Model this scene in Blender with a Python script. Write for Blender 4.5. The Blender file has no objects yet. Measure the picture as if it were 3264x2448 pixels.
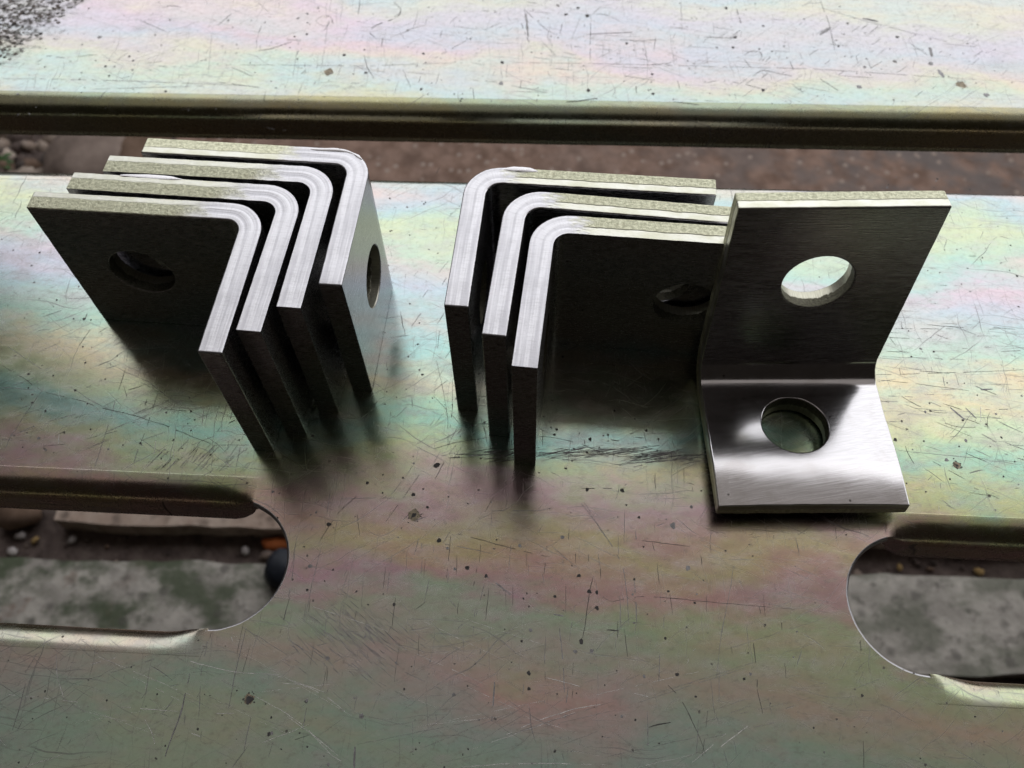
import bpy, bmesh, math, random
from mathutils import Vector, Matrix, noise
from mathutils.geometry import delaunay_2d_cdt

S = 0.001                      # everything below is written in millimetres
scene = bpy.context.scene
col = scene.collection
R = math.radians
rng = random.Random(11)

# ------------------------------------------------------------------ camera
PITCH, ROLL, HCAM = 58.307, -1.4585, 218.22
cam = bpy.data.cameras.new('camera')
cam.sensor_fit = 'HORIZONTAL'
cam.sensor_width = 36.0
cam.lens = 2771.9 / 3264 * 36.0
cam.clip_start = 0.01
cam.clip_end = 60.0
cam.dof.use_dof = True
cam.dof.focus_distance = 0.222
cam.dof.aperture_fstop = 20.0
cam_ob = bpy.data.objects.new('camera', cam)
cam_ob.matrix_world = (Matrix.Translation((0, 0, HCAM * S)) @ Matrix.Rotation(R(90 - PITCH), 4, 'X')
                       @ Matrix.Rotation(R(ROLL), 4, 'Z'))
col.objects.link(cam_ob)
scene.camera = cam_ob

# ------------------------------------------------------------------ light
world = bpy.data.worlds.new('World')
scene.world = world
world.use_nodes = True
bg = world.node_tree.nodes['Background']
bg.inputs['Color'].default_value = (1.0, 0.84, 0.72, 1)
bg.inputs['Strength'].default_value = 0.018


def area(name, loc, target, sx, sy, power, color):
    l = bpy.data.lights.new(name, 'AREA')
    l.shape = 'RECTANGLE'
    l.size, l.size_y = sx, sy
    l.energy = power
    l.color = color
    o = bpy.data.objects.new(name, l)
    o.location = loc
    o.rotation_euler = (Vector(target) - Vector(loc)).to_track_quat('-Z', 'Z').to_euler()
    col.objects.link(o)
    return o


# daylight coming in under the roof edge on the far side of the bench
area('daylight_opening', (0.214, 2.050, 1.91), (-0.470, 0.171, 1.91), 7.5, 3.22, 150.0, (0.98, 0.985, 1.0))
# the dim light bounced from the ceiling above the bench
area('ceiling_bounce', (0.1, 0.75, 2.7), (0.1, 0.7501, 0.0), 4.6, 1.9, 10.2, (1.0, 0.92, 0.86))
scene.view_settings.view_transform = 'Standard'
scene.view_settings.look = 'None'
scene.view_settings.exposure = 0.0
scene.view_settings.gamma = 1.0
scene.cycles.max_bounces = 7
scene.cycles.glossy_bounces = 5
scene.cycles.use_adaptive_sampling = True
scene.cycles.adaptive_threshold = 0.025
scene.cycles.sample_clamp_indirect = 4.0


# ------------------------------------------------------------------ node helpers
class NT:
    def __init__(self, name):
        self.m = bpy.data.materials.new(name)
        self.m.use_nodes = True
        self.t = self.m.node_tree
        self.b = self.t.nodes['Principled BSDF']
        self.tc = None

    def n(self, kind, **kw):
        nd = self.t.nodes.new(kind)
        for k, v in kw.items():
            setattr(nd, k, v)
        return nd

    def put(self, sock, v):
        if hasattr(v, 'is_output'):
            self.t.links.new(v, sock)
        elif v is not None:
            if sock.type == 'RGBA' and len(v) == 3:
                v = (*v, 1)
            sock.default_value = v

    def mm(self):
        if self.tc is None:
            tc = self.n('ShaderNodeTexCoord')
            s = self.n('ShaderNodeVectorMath', operation='SCALE')
            self.put(s.inputs[0], tc.outputs['Object'])
            s.inputs['Scale'].default_value = 1000.0
            self.tc = s.outputs[0]
        return self.tc

    def uv(self):
        return self.n('ShaderNodeUVMap', uv_map='edge').outputs[0]

    def mapping(self, vec, rot=0.0, scale=(1, 1, 1), loc=(0, 0, 0)):
        a = self.n('ShaderNodeMapping')        # rotate first, then scale
        self.put(a.inputs['Vector'], vec)
        a.inputs['Rotation'].default_value = (0, 0, rot)
        a.inputs['Location'].default_value = loc
        b = self.n('ShaderNodeVectorMath', operation='MULTIPLY')
        self.put(b.inputs[0], a.outputs[0])
        b.inputs[1].default_value = scale
        return b.outputs[0]

    def noise(self, vec, scale=1.0, detail=2.0, rough=0.5, dist=0.0, color=False):
        n = self.n('ShaderNodeTexNoise')
        self.put(n.inputs['Vector'], vec)
        n.inputs['Scale'].default_value = scale
        n.inputs['Detail'].default_value = detail
        n.inputs['Roughness'].default_value = rough
        n.inputs['Distortion'].default_value = dist
        return n.outputs['Color' if color else 'Fac']

    def voro(self, vec, scale=1.0, out='Distance', feature='F1'):
        n = self.n('ShaderNodeTexVoronoi', feature=feature)
        self.put(n.inputs['Vector'], vec)
        n.inputs['Scale'].default_value = scale
        return n

    def math(self, op, a, b=None, c=None, clamp=False):
        n = self.n('ShaderNodeMath', operation=op, use_clamp=clamp)
        self.put(n.inputs[0], a)
        if b is not None:
            self.put(n.inputs[1], b)
        if c is not None:
            self.put(n.inputs[2], c)
        return n.outputs[0]

    def rng(self, v, a, b, c=0.0, d=1.0, smooth=True):
        n = self.n('ShaderNodeMapRange')
        n.interpolation_type = 'SMOOTHSTEP' if smooth else 'LINEAR'
        self.put(n.inputs['Value'], v)
        for i, x in enumerate((a, b, c, d)):
            self.put(n.inputs[1 + i], x)
        return n.outputs[0]

    def mix(self, f, a, b, mode='MIX'):
        n = self.n('ShaderNodeMix', data_type='RGBA', blend_type=mode)
        self.put(n.inputs[0], f)
        self.put(n.inputs[6], a)
        self.put(n.inputs[7], b)
        return n.outputs[2]

    def ramp(self, f, stops, mode='LINEAR'):
        n = self.n('ShaderNodeValToRGB')
        n.color_ramp.interpolation = mode
        e = n.color_ramp.elements
        while len(e) < len(stops):
            e.new(0.5)
        for el, (p, c) in zip(e, stops):
            el.position = p
            el.color = (*c, 1)
        self.put(n.inputs[0], f)
        return n.outputs[0]

    def sep(self, vec):
        n = self.n('ShaderNodeSeparateXYZ')
        self.put(n.inputs[0], vec)
        return n.outputs

    def bump(self, h, dist_mm, strength=1.0, normal=None):
        n = self.n('ShaderNodeBump')
        self.put(n.inputs['Height'], h)
        n.inputs['Distance'].default_value = dist_mm * S
        n.inputs['Strength'].default_value = strength
        if normal is not None:
            self.put(n.inputs['Normal'], normal)
        return n.outputs[0]

    def out(self, **kw):
        names = dict(base='Base Color', metal='Metallic', rough='Roughness', normal='Normal',
                     aniso='Anisotropic', spec='Specular IOR Level', coat='Coat Weight')
        for k, v in kw.items():
            self.put(self.b.inputs[names[k]], v)
        return self.m

    def dashes(self, vec, angle, length, width, keep, seed):
        """randomly placed straight marks of one direction: 1 on the mark, 0 off it"""
        v = self.mapping(vec, rot=-angle, scale=(1.0 / length, 1.0 / width, 0.0), loc=(seed * 37.1, seed * 11.7, 0))
        vn = self.voro(v, 1.0)
        cellr = self.sep(vn.outputs['Color'])
        on = self.math('LESS_THAN', cellr[0], keep)
        size = self.rng(cellr[1], 0.0, 1.0, 0.05, 0.16, smooth=False)
        d = self.rng(vn.outputs['Distance'], self.math('MULTIPLY', size, 0.55), size, 1.0, 0.0)
        return self.math('MULTIPLY', self.math('MULTIPLY', d, on), self.rng(cellr[2], 0, 1, 0.35, 1.0))


# ------------------------------------------------------------------ materials
def plated_steel(name, pale, seed, bands, film_k=0.50, rough_add=0.0, tint=(1.0, .975, .985), stain=False):
    """zinc plate with a rainbow chromate film, scratched and specked by years of use"""
    m = NT(name)
    p = m.mm()
    warp = m.noise(m.mapping(p, scale=(0.012, 0.02, 0.02), loc=(seed, 0, 0)), 1.0, 3.0, 0.5, color=True)
    wv = m.n('ShaderNodeVectorMath', operation='MULTIPLY_ADD')
    m.put(wv.inputs[0], warp)
    wv.inputs[1].default_value = (26, 20, 0)
    m.put(wv.inputs[2], p)
    rag = m.noise(m.mapping(p, scale=(0.07, 0.16, 0.1), loc=(seed, 2, 1)), 1.0, 5.0, 0.65, color=True)
    rv = m.n('ShaderNodeVectorMath', operation='MULTIPLY_ADD')
    m.put(rv.inputs[0], rag)
    rv.inputs[1].default_value = (22, 9, 0)
    m.put(rv.inputs[2], wv.outputs[0])
    pw = rv.outputs[0]
    # film hue: broad patches drawn out along the rolling direction
    h = m.noise(m.mapping(pw, rot=R(9), scale=(0.0056, 0.021, 0.02), loc=(seed * 3.3, seed, 0)), 1.0, 3.4, 0.45)
    hue = m.rng(h, 0.25, 0.75, smooth=False)
    k = pale
    FILM = film_k
    def c(r, g, b):
        return tuple(FILM * w_ * (q + (0.88 - q) * k) for q, w_ in zip((r, g, b), tint))
    film = m.ramp(hue, [(0.0, c(.96, .74, .74)), (0.14, c(.97, .80, .66)), (0.27, c(.93, .90, .66)), (0.38, c(.80, .90, .68)),
                        (0.47, c(.68, .90, .79)), (0.56, c(.70, .86, .88)), (0.64, c(.80, .80, .88)), (0.72, c(.94, .76, .80)),
                        (0.83, c(.95, .86, .66)), (1.0, c(.76, .90, .74))])
    # the bath left long bands across the sheet, wavering and broken up by the patches
    w2 = m.noise(m.mapping(p, rot=R(14), scale=(0.013, 0.026, 0.02), loc=(seed, 21, 0)), 1.0, 4.0, 0.55)
    w3 = m.noise(m.mapping(p, scale=(0.09, 0.22, 0.2), loc=(seed, 31, 0)), 1.0, 5.0, 0.65)
    px = m.sep(p)
    yy = m.math('ADD', px[1], m.math('MULTIPLY', px[0], 0.10))
    yy = m.math('ADD', yy, m.math('MULTIPLY', m.math('SUBTRACT', w2, 0.5), 72.0))
    yy = m.math('ADD', yy, m.math('MULTIPLY', m.math('SUBTRACT', w3, 0.5), 20.0))
    y0, y1, stops = bands
    band = m.ramp(m.rng(yy, y0, y1, smooth=False), [((y_ - y0) / (y1 - y0), c(*rgb)) for y_, rgb in stops])
    film = m.mix(0.66, film, band)
    fine = m.noise(m.mapping(p, scale=(0.10, 0.22, 0.2), loc=(seed, 5, 0)), 1.0, 5.0, 0.65)
    film = m.mix(m.rng(fine, 0.42, 0.75, 0.0, 0.45), film, c(.80, .78, .78))
    wp = m.noise(m.mapping(p, scale=(0.05, 0.05, 0.05), loc=(9, seed, 0)), 1.0, 2.0, 0.5, color=True)
    ws = m.n('ShaderNodeVectorMath', operation='MULTIPLY_ADD')
    m.put(ws.inputs[0], wp)
    ws.inputs[1].default_value = (7, 7, 0)
    m.put(ws.inputs[2], p)
    q = ws.outputs[0]
    marks = None
    for i, (ang, ln, wd, kp) in enumerate([(86, 70, 0.9, .34), (99, 40, 1.1, .32), (-4, 120, 0.9, .32), (-17, 110, 1.0, .22),
                                          (38, 60, 1.0, .22), (62, 26, 1.4, .34), (-42, 38, 1.2, .24), (8, 22, 1.6, .30),
                                          (92, 14, 1.3, .42), (75, 9, 0.8, .40), (-12, 12, 0.8, .36), (28, 10, 0.9, .30)]):
        d = m.dashes(q, R(ang), ln, wd, kp, seed + i * 2.7)
        marks = d if marks is None else m.math('MAXIMUM', marks, d)
    thin = m.noise(m.mapping(p, scale=(0.03, 0.03, 0.03), loc=(2, seed, 0)), 1.0, 3.0, 0.6)
    marks = m.math('MULTIPLY', marks, m.rng(thin, 0.33, 0.62, 0.4, 1.15), clamp=True)
    # specks and little pits
    sp = m.voro(m.mapping(q, scale=(0.33, 0.33, 0.0), loc=(seed, 1, 0)), 1.0)
    sc = m.sep(sp.outputs['Color'])
    pit = m.math('MULTIPLY', m.rng(sp.outputs['Distance'], m.math('MULTIPLY', sc[1], 0.10), m.math('MULTIPLY', sc[1], 0.16), 1.0, 0.0),
                 m.math('LESS_THAN', sc[0], 0.42))
    sp2 = m.voro(m.mapping(q, scale=(0.055, 0.06, 0.0), loc=(seed, 8, 0)), 1.0)
    sc2 = m.sep(sp2.outputs['Color'])
    pit2 = m.math('MULTIPLY', m.rng(sp2.outputs['Distance'], 0.03, 0.065, 1.0, 0.0), m.math('LESS_THAN', sc2[0], 0.22))
    pits = m.math('MAXIMUM', pit, pit2)
    # rubbed grey smudges
    sm = m.noise(m.mapping(q, rot=R(-25), scale=(0.018, 0.04, 0.03), loc=(seed * 1.7, 3, 0)), 1.0, 4.0, 0.6)
    hair = m.noise(m.mapping(q, rot=R(-58), scale=(0.09, 2.2, 0.5), loc=(seed, 3, 0)), 1.0, 3.0, 0.6)
    smudge = m.math('MULTIPLY', m.rng(sm, 0.60, 0.74, 0.0, 1.0), m.rng(hair, 0.3, 0.7, 0.35, 1.0))
    hairs = None
    for ang, sc_ in ((88, 1.6), (-6, 1.3), (34, 1.5), (-31, 1.4)):
        hn = m.noise(m.mapping(q, rot=R(-ang), scale=(0.022, sc_, 0.5), loc=(seed, ang, 0)), 1.0, 3.0, 0.7)
        hn = m.rng(hn, 0.59, 0.70)
        hairs = hn if hairs is None else m.math('MAXIMUM', hairs, hn)
    patchy = m.noise(m.mapping(p, scale=(0.02, 0.03, 0.03), loc=(7, seed, 0)), 1.0, 3.0, 0.6)
    hairs = m.math('MULTIPLY', hairs, m.rng(patchy, 0.36, 0.60, 0.25, 0.85))
    grime = m.noise(m.mapping(p, scale=(0.55, 0.8, 0.6), loc=(seed, 1, 9)), 1.0, 5.0, 0.75)
    film = m.mix(m.rng(grime, 0.50, 0.72, 0.0, 0.42), film, (.20, .19, .17))
    film = m.mix(m.rng(grime, 0.28, 0.46, 0.18, 0.0), film, (.60, .59, .57))
    base = m.mix(m.math('MULTIPLY', smudge, 0.55), film, (.22, .22, .23))
    base = m.mix(m.math('MULTIPLY', hairs, 0.75), base, (.17, .165, .165))
    base = m.mix(m.math('MULTIPLY', marks, 0.72), base, (.14, .135, .14))
    base = m.mix(m.math('MULTIPLY', pits, 0.86), base, (.09, .08, .075))
    if stain:
        bx = m.math('ADD', -171.0, m.math('ADD', m.math('MULTIPLY', m.math('SUBTRACT', px[1], 325.0), .35),
                    m.math('MINIMUM', m.math('MULTIPLY', m.math('SUBTRACT', px[1], 300.0), .5), 0.0)))
        sn = m.noise(m.mapping(p, scale=(.16, .16, .16), loc=(3, 3, 0)), 1.0, 6.0, .7)
        sd = m.math('ADD', m.math('SUBTRACT', px[0], bx), m.math('MULTIPLY', m.math('SUBTRACT', sn, .5), 46.0))
        sf = m.math('MULTIPLY', m.rng(sd, -16.0, 6.0, 0.95, 0.0), m.rng(px[1], 266.0, 290.0))
        blotch = m.noise(m.mapping(p, scale=(.30, .42, .3), loc=(5, 1, 0)), 1.0, 5.0, .7)
        sf = m.math('MULTIPLY', sf, m.rng(blotch, .40, .56, 1.0, .12))
        sc_ = m.mix(m.rng(grime, .35, .65), (.075, .062, .05), (.02, .016, .013))
        base = m.mix(sf, base, sc_)
    r = m.rng(fine, 0.3, 0.75, 0.18, 0.27)
    r = m.math('ADD', r, m.math('MULTIPLY', marks, 0.24))
    r = m.math('ADD', r, m.math('MULTIPLY', smudge, 0.10))
    r = m.math('ADD', r, m.math('MULTIPLY', hairs, 0.16))
    if stain:
        r = m.math('ADD', r, m.math('MULTIPLY', sf, 0.35))
    r = m.math('ADD', r, rough_add)
    r = m.math('ADD', r, m.math('MULTIPLY', pits, 0.30), clamp=True)
    wave = m.noise(m.mapping(p, scale=(0.012, 0.018, 0.018), loc=(seed, 0, 4)), 1.0, 2.0, 0.4)
    nrm = m.bump(wave, 0.35, 1.0)
    micro = m.math('SUBTRACT', m.noise(m.mapping(p, scale=(1.2, 3.0, 2.0)), 1.0, 4.0, 0.6), m.math('MULTIPLY', m.math('MAXIMUM', marks, pits), 1.2))
    nrm = m.bump(micro, 0.005, 1.0, nrm)
    return m.out(base=base, metal=1.0, rough=r, normal=nrm)


def mill_steel(name, seed, bright=1.0, along=0.0, rough_lo=0.20, rough_hi=0.33, relief=0.010, fineness=3.2, contrast=1.0):
    """flat faces of the brackets: brushed bare steel"""
    m = NT(name)
    p = m.mm()
    streak = m.noise(m.mapping(p, rot=along, scale=(0.12 if contrast == 1.0 else .05, fineness, fineness), loc=(seed, 0, 0)), 1.0, 4.0, 0.6)
    blot = m.noise(m.mapping(p, scale=(0.10, 0.10, 0.10), loc=(0, seed, 0)), 1.0, 4.0, 0.6)
    base = m.mix(m.rng(streak, 0.3, 0.7), tuple(x * bright for x in (.52 - .10 * contrast, .51 - .10 * contrast, .52 - .10 * contrast)),
                 tuple(x * bright for x in (.52 + .10 * contrast, .51 + .10 * contrast, .53 + .10 * contrast)))
    base = m.mix(m.rng(blot, 0.5, 0.75, 0, .35), base, tuple(x * bright for x in (.36, .33, .31)))
    sp = m.voro(m.mapping(p, scale=(0.22, 0.22, 0.22), loc=(seed, 1, 0)), 1.0)
    sc = m.sep(sp.outputs['Color'])
    pit = m.math('MULTIPLY', m.rng(sp.outputs['Distance'], 0.05, 0.09, 1.0, 0.0), m.math('LESS_THAN', sc[0], 0.35))
    base = m.mix(pit, base, (.12, .11, .11))
    rough = m.rng(streak, 0.3, 0.72, rough_lo, rough_hi)
    n = m.bump(m.noise(m.mapping(p, scale=(0.03, 0.03, 0.03), loc=(seed, 2, 0)), 1.0, 2.0), 0.5, 1.0)
    n = m.bump(streak, relief, 1.0, n)
    return m.out(base=base, metal=1.0, rough=rough, normal=n)


def cut_edge(name, seed, burnish, grain=1.0, ground_from=12.0, soft=5.0):
    """the sheared and ground narrow sides: UV u = mm along the strip (long leg negative), v = through the thickness"""
    m = NT(name)
    uv = m.uv()
    xyz = m.sep(uv)
    u, v = xyz[0], xyz[1]
    uvm = m.n('ShaderNodeVectorMath', operation='MULTIPLY')
    m.put(uvm.inputs[0], uv)
    uvm.inputs[1].default_value = (1, 6, 1)
    q = uvm.outputs[0]
    wob = m.noise(m.mapping(q, scale=(0.12, 0.0, 0), loc=(seed, 0, 0)), 1.0, 4.0, 0.6)
    vv = m.math('ADD', v, m.rng(wob, 0.2, 0.8, -0.045, 0.045))
    lo, hi = burnish
    if lo <= 0.0:
        band = m.rng(vv, hi - 0.03, hi + 0.03, 1.0, 0.0)
    else:
        band = m.rng(vv, lo - 0.03, lo + 0.03, 0.0, 1.0)
    wob2 = m.noise(m.mapping(q, scale=(0.2, 0.5, 0), loc=(seed, 3, 0)), 1.0, 3.0, 0.6)
    uu = m.math('ADD', u, m.rng(wob2, 0.2, 0.8, -4.0, 4.0))
    ground = m.rng(uu, -ground_from - soft, -ground_from + soft, 0.0, 1.0)
    grit = m.noise(m.mapping(q, scale=(1.0, 1.2, 1), loc=(seed, 0, 0)), 1.0, 6.0, 0.74)
    cut = m.mix(m.rng(grit, 0.32, 0.70), (.40, .40, .28), (.80, .80, .62))
    stain = m.noise(m.mapping(q, scale=(0.14, 0.25, 1), loc=(seed, 6, 0)), 1.0, 3.0, 0.6)
    cut = m.mix(m.rng(stain, 0.55, 0.75, 0, .5), cut, (.42, .375, .26))
    cut = m.mix(m.math('MULTIPLY', band, 0.9), cut, m.mix(m.rng(stain, .35, .7), (.62, .62, .57), (.52, .52, .42)))
    stripe = m.noise(m.mapping(q, scale=(0.03, 0.75, 1), loc=(seed, 9, 0)), 1.0, 2.5, 0.5)
    cross = m.noise(m.mapping(q, scale=(3.2, 0.35, 1), loc=(seed, 2, 0)), 1.0, 4.0, 0.7)
    gr = m.mix(m.rng(stripe, 0.38, 0.62), (.46, .455, .485), (.62, .615, .645))
    gr = m.mix(m.rng(cross, 0.45, 0.75, 0, .45), gr, (.30, .295, .31))
    base = m.mix(ground, cut, gr)
    line = m.math('MULTIPLY', m.rng(m.math('ABSOLUTE', m.math('SUBTRACT', vv, hi if lo <= 0 else lo)), 0.0, 0.06, 1.0, 0.0),
                  m.math('SUBTRACT', 1.0, ground))
    base = m.mix(m.math('MULTIPLY', line, 0.28), base, (.28, .27, .2))
    rough = m.mix(ground, m.mix(band, (.50,) * 3, (.36,) * 3), (.40,) * 3)
    hgt = m.math('MULTIPLY', m.math('MULTIPLY', grit, m.math('SUBTRACT', 1.0, m.math('MAXIMUM', ground, m.math('MULTIPLY', band, .8)))), grain)
    n = m.bump(hgt, 0.6, 0.9)
    n = m.bump(m.math('MULTIPLY', stripe, ground), 0.22, 0.9, n)
    n = m.bump(m.math('MULTIPLY', cross, ground), 0.05, 0.8, n)
    return m.out(base=base, metal=0.9, rough=rough, normal=n)


def bore_steel():
    m = NT('bore_steel')
    uv = m.uv()
    v = m.sep(uv)[1]
    q = m.mapping(uv, scale=(1, 6, 1))
    g = m.noise(m.mapping(q, scale=(1.5, 1.5, 1)), 1.0, 6.0, 0.75)
    ln = m.noise(m.mapping(q, scale=(3.0, 0.2, 1)), 1.0, 3.0, 0.6)
    wob = m.noise(m.mapping(q, scale=(0.5, 0, 1)), 1.0, 4.0, 0.7)
    shear = m.rng(m.math('ADD', v, m.rng(wob, .2, .8, -.1, .1)), 0.50, 0.54)
    a = m.mix(m.rng(g, .35, .65), (.08, .076, .055), (.22, .21, .155))
    b = m.mix(m.rng(ln, .3, .7), (.34, .33, .265), (.52, .51, .42))
    n = m.bump(m.math('MULTIPLY', g, m.math('SUBTRACT', 1.0, shear)), 0.5, 0.9)
    return m.out(base=m.mix(shear, a, b), metal=0.85, rough=m.mix(shear, (.62,) * 3, (.36,) * 3), normal=n)


def concrete(name, a, b, moss=0.0, seed=0.0):
    m = NT(name)
    p = m.mm()
    n1 = m.noise(m.mapping(p, scale=(.035, .035, .035), loc=(seed, 0, 0)), 1.0, 5.0, 0.62)
    n2 = m.noise(m.mapping(p, scale=(.10, .10, .10), loc=(seed, 4, 0)), 1.0, 5.0, 0.65)
    base = m.mix(m.rng(n1, .35, .66), a, b)
    base = m.mix(m.rng(n2, .50, .70, 0, .75), base, tuple(x * .42 for x in a))
    if moss:
        x = m.sep(p)[0]
        n3 = m.noise(m.mapping(p, scale=(.022, .03, .03), loc=(seed, 9, 0)), 1.0, 4.0, 0.6)
        f = m.math('MULTIPLY', m.rng(n3, .42, .62), m.rng(x, -330.0, 60.0, moss, moss * .6))
        base = m.mix(f, base, (.085, .105, .065))
        n4 = m.noise(m.mapping(p, scale=(.03, .03, .03), loc=(seed, 19, 0)), 1.0, 4.0, 0.6)
        base = m.mix(m.math('MULTIPLY', m.rng(n4, .55, .68), m.rng(x, -380., -250., .7, 0.)), base, (.16, .075, .045))
    dv = m.voro(m.mapping(p, scale=(.075, .075, .075), loc=(seed, 2, 0)), 1.0)
    dc = m.sep(dv.outputs['Color'])
    dk = m.math('MULTIPLY', m.rng(dv.outputs['Distance'], .12, .42, 1, 0), m.math('GREATER_THAN', dc[0], .55))
    base = m.mix(m.math('MULTIPLY', dk, .6), base, tuple(x * .30 for x in a))
    n = m.bump(n2, 2.0, 0.6)
    return m.out(base=base, metal=0.0, rough=0.9, normal=n, spec=0.2)


def speckled(name, stops, scale, seed=0.0, rough=0.9, bumpmm=1.0):
    m = NT(name)
    p = m.mm()
    n1 = m.noise(m.mapping(p, scale=(scale,) * 3, loc=(seed, 0, 0)), 1.0, 6.0, 0.65)
    base = m.ramp(m.rng(n1, .3, .7, smooth=False), stops)
    return m.out(base=base, metal=0.0, rough=rough, normal=m.bump(n1, bumpmm, .7), spec=0.25)


BANDS_NEAR = (10.0, 226.0, [(14, (.86, .80, .70)), (34, (.70, .86, .74)), (48, (.96, .76, .68)), (62, (.76, .90, .66)), (74, (.99, .62, .70)),
              (86, (.98, .84, .58)), (96, (.99, .66, .70)), (107, (.88, .93, .58)), (118, (.58, .92, .80)), (128, (.82, .92, .66)),
              (138, (.94, .84, .66)), (150, (.64, .90, .84)), (166, (.78, .84, .92)), (178, (.92, .82, .86)), (186, (.72, .92, .84)),
              (198, (.86, .93, .72)), (208, (.74, .88, .90)), (220, (.97, .86, .78))])
BANDS_FAR = (250.0, 340.0, [(252, (.86, .84, .60)), (262, (.72, .90, .88)), (270, (.80, .91, .74)), (277, (.97, .86, .68)), (284, (.95, .78, .80)),
             (294, (.80, .82, .92)), (306, (.92, .80, .90)), (316, (.95, .89, .76)), (326, (.78, .90, .92)), (338, (.95, .80, .86))])
M_NEAR = plated_steel('chromated_steel_near', -0.42, 4.0, BANDS_NEAR)
M_FAR = plated_steel('chromated_steel_far', 0.0, 13.0, BANDS_FAR, film_k=0.47, stain=True)  # overexposed glare put into the colour: paler film than the near plank
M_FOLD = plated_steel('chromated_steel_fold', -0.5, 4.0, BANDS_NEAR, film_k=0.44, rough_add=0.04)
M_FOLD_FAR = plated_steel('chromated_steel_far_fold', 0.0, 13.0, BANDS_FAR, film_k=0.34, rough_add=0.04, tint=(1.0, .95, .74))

M_RIM = mill_steel('rubbed_rim', 17.0, 0.65, 0.0, 0.30, 0.40, 0.01)


# ------------------------------------------------------------------ object helpers
def link_mesh(name, verts, faces, mats, parent=None, smooth=True, idx=None, sharp=None):
    me = bpy.data.meshes.new(name)
    me.from_pydata([Vector(v) * S for v in verts], [], faces)
    me.validate()
    for mt in (mats if isinstance(mats, (list, tuple)) else [mats]):
        me.materials.append(mt)
    if idx:
        for p_, i in zip(me.polygons, idx):
            p_.material_index = i
    if smooth:
        me.polygons.foreach_set('use_smooth', [True] * len(me.polygons))
        if sharp:
            me.set_sharp_from_angle(angle=R(sharp))
    o = bpy.data.objects.new(name, me)
    col.objects.link(o)
    if parent is not None:
        o.parent = parent
    return o


def tag(o, label=None, cat=None, group=None, kind=None):
    for k, v in (('label', label), ('category', cat), ('group', group), ('kind', kind)):
        if v:
            o[k] = v
    return o


def empty(name, loc=(0, 0, 0)):
    o = bpy.data.objects.new(name, None)
    o.empty_display_size = 0.02
    o.location = Vector(loc) * S
    col.objects.link(o)
    return o


def child(o, parent):
    """parent a mesh written in world millimetres under a thing whose Empty stands elsewhere"""
    o.parent = parent
    o.matrix_parent_inverse = Matrix.Translation(parent.location).inverted()
    return o


def cdt(pts, loops, holes_test):
    """triangles of the flat region bounded by loops (first loop outer); pts are 2-D"""
    edges = [(a, b) for lp in loops for a, b in zip(lp, lp[1:] + lp[:1])]
    v, e, f, *_ = delaunay_2d_cdt([Vector(p_) for p_ in pts], edges, [], 0, 1e-6)
    tri = []
    for t in f:
        c = sum((v[i] for i in t), Vector((0, 0))) / len(t)
        if not holes_test(c):
            tri.append(tuple(t))
    return v, tri


# ------------------------------------------------------------------ the bench planks
SHEET, BR, LIPD = 1.8, 5.4, 13.0     # sheet thickness, bend radius, depth of the folded edge


def lip_strip(name, a, b, d, mat, parent, end_a=False, end_b=False, depth=LIPD, taper=0.0, reach=BR, grow=4.0):
    """folded edge: runs from point a to b (on the bend start line), folding away towards direction d (2-D unit)"""
    a, b, d = Vector(a), Vector(b), Vector(d)
    L = (b - a).length
    n = max(2, int(L / 3.0))
    ts = [i / n for i in range(n + 1)]
    extra = []
    if end_a:
        extra += [x / L for x in (0.4, 0.9, 1.6, 2.6)]
    if end_b:
        extra += [1 - x / L for x in (0.4, 0.9, 1.6, 2.6)]
    ts = sorted(set(ts + extra))
    prof = [(-0.6, 0.0), (0.25, 0.0)]
    for k in range(1, 11):
        th = R(90) * k / 10
        prof.append((0.25 + reach * math.sin(th), -BR + BR * math.cos(th)))
    for z in (0.35, 3.0, 6.0, depth - BR):
        prof.append((0.25 + reach, -BR - z))
    verts, faces = [], []
    m = len(prof)
    for t in ts:
        base = a + (b - a) * t
        r0 = t * L if end_a else 99
        r1 = (1 - t) * L if end_b else 99
        q = min(r0, r1)
        cut = 0.0
        if q < 4.0:
            cut = 4.0 - math.sqrt(max(0.0, 16.0 - (4.0 - q) ** 2))
        wob = 0.12 * noise.noise(Vector((base.x * .09, base.y * .09, 3.1)))
        for i, (o_, z) in enumerate(prof):
            zz = z
            if taper and r0 < taper:
                f = r0 / taper
                f = f * f * (3 - 2 * f)
                bend = max(z, -BR)
                zz = bend * f + (z - bend)
                if z < -BR:
                    zz = max(zz, -BR * f - (depth - BR) * min(1.0, math.sqrt(max(0.0, 1 - (1 - min(1.0, max(0.0, r0 - (grow - 4.0) * .3) / grow)) ** 2))))
            elif z < -depth + 4.2:
                zz = max(z, -depth + cut)
            pnt = base + d * (o_ + (wob if i > 3 else 0))
            verts.append((pnt.x, pnt.y, zz - 0.02))
    for j in range(len(ts) - 1):
        for i in range(m - 1):
            p_ = j * m + i
            faces.append((p_, p_ + 1, p_ + m + 1, p_ + m))
    # orient upwards
    v0, v1, v2 = (Vector(verts[i]) for i in faces[0][:3])
    if (v1 - v0).cross(v2 - v1).z < 0:
        faces = [f[::-1] for f in faces]
    o = link_mesh(name, verts, faces, mat, None)
    sol = o.modifiers.new('sheet', 'SOLIDIFY')
    sol.thickness = SHEET * S
    sol.offset = -1.0
    return child(o, parent)


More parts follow.
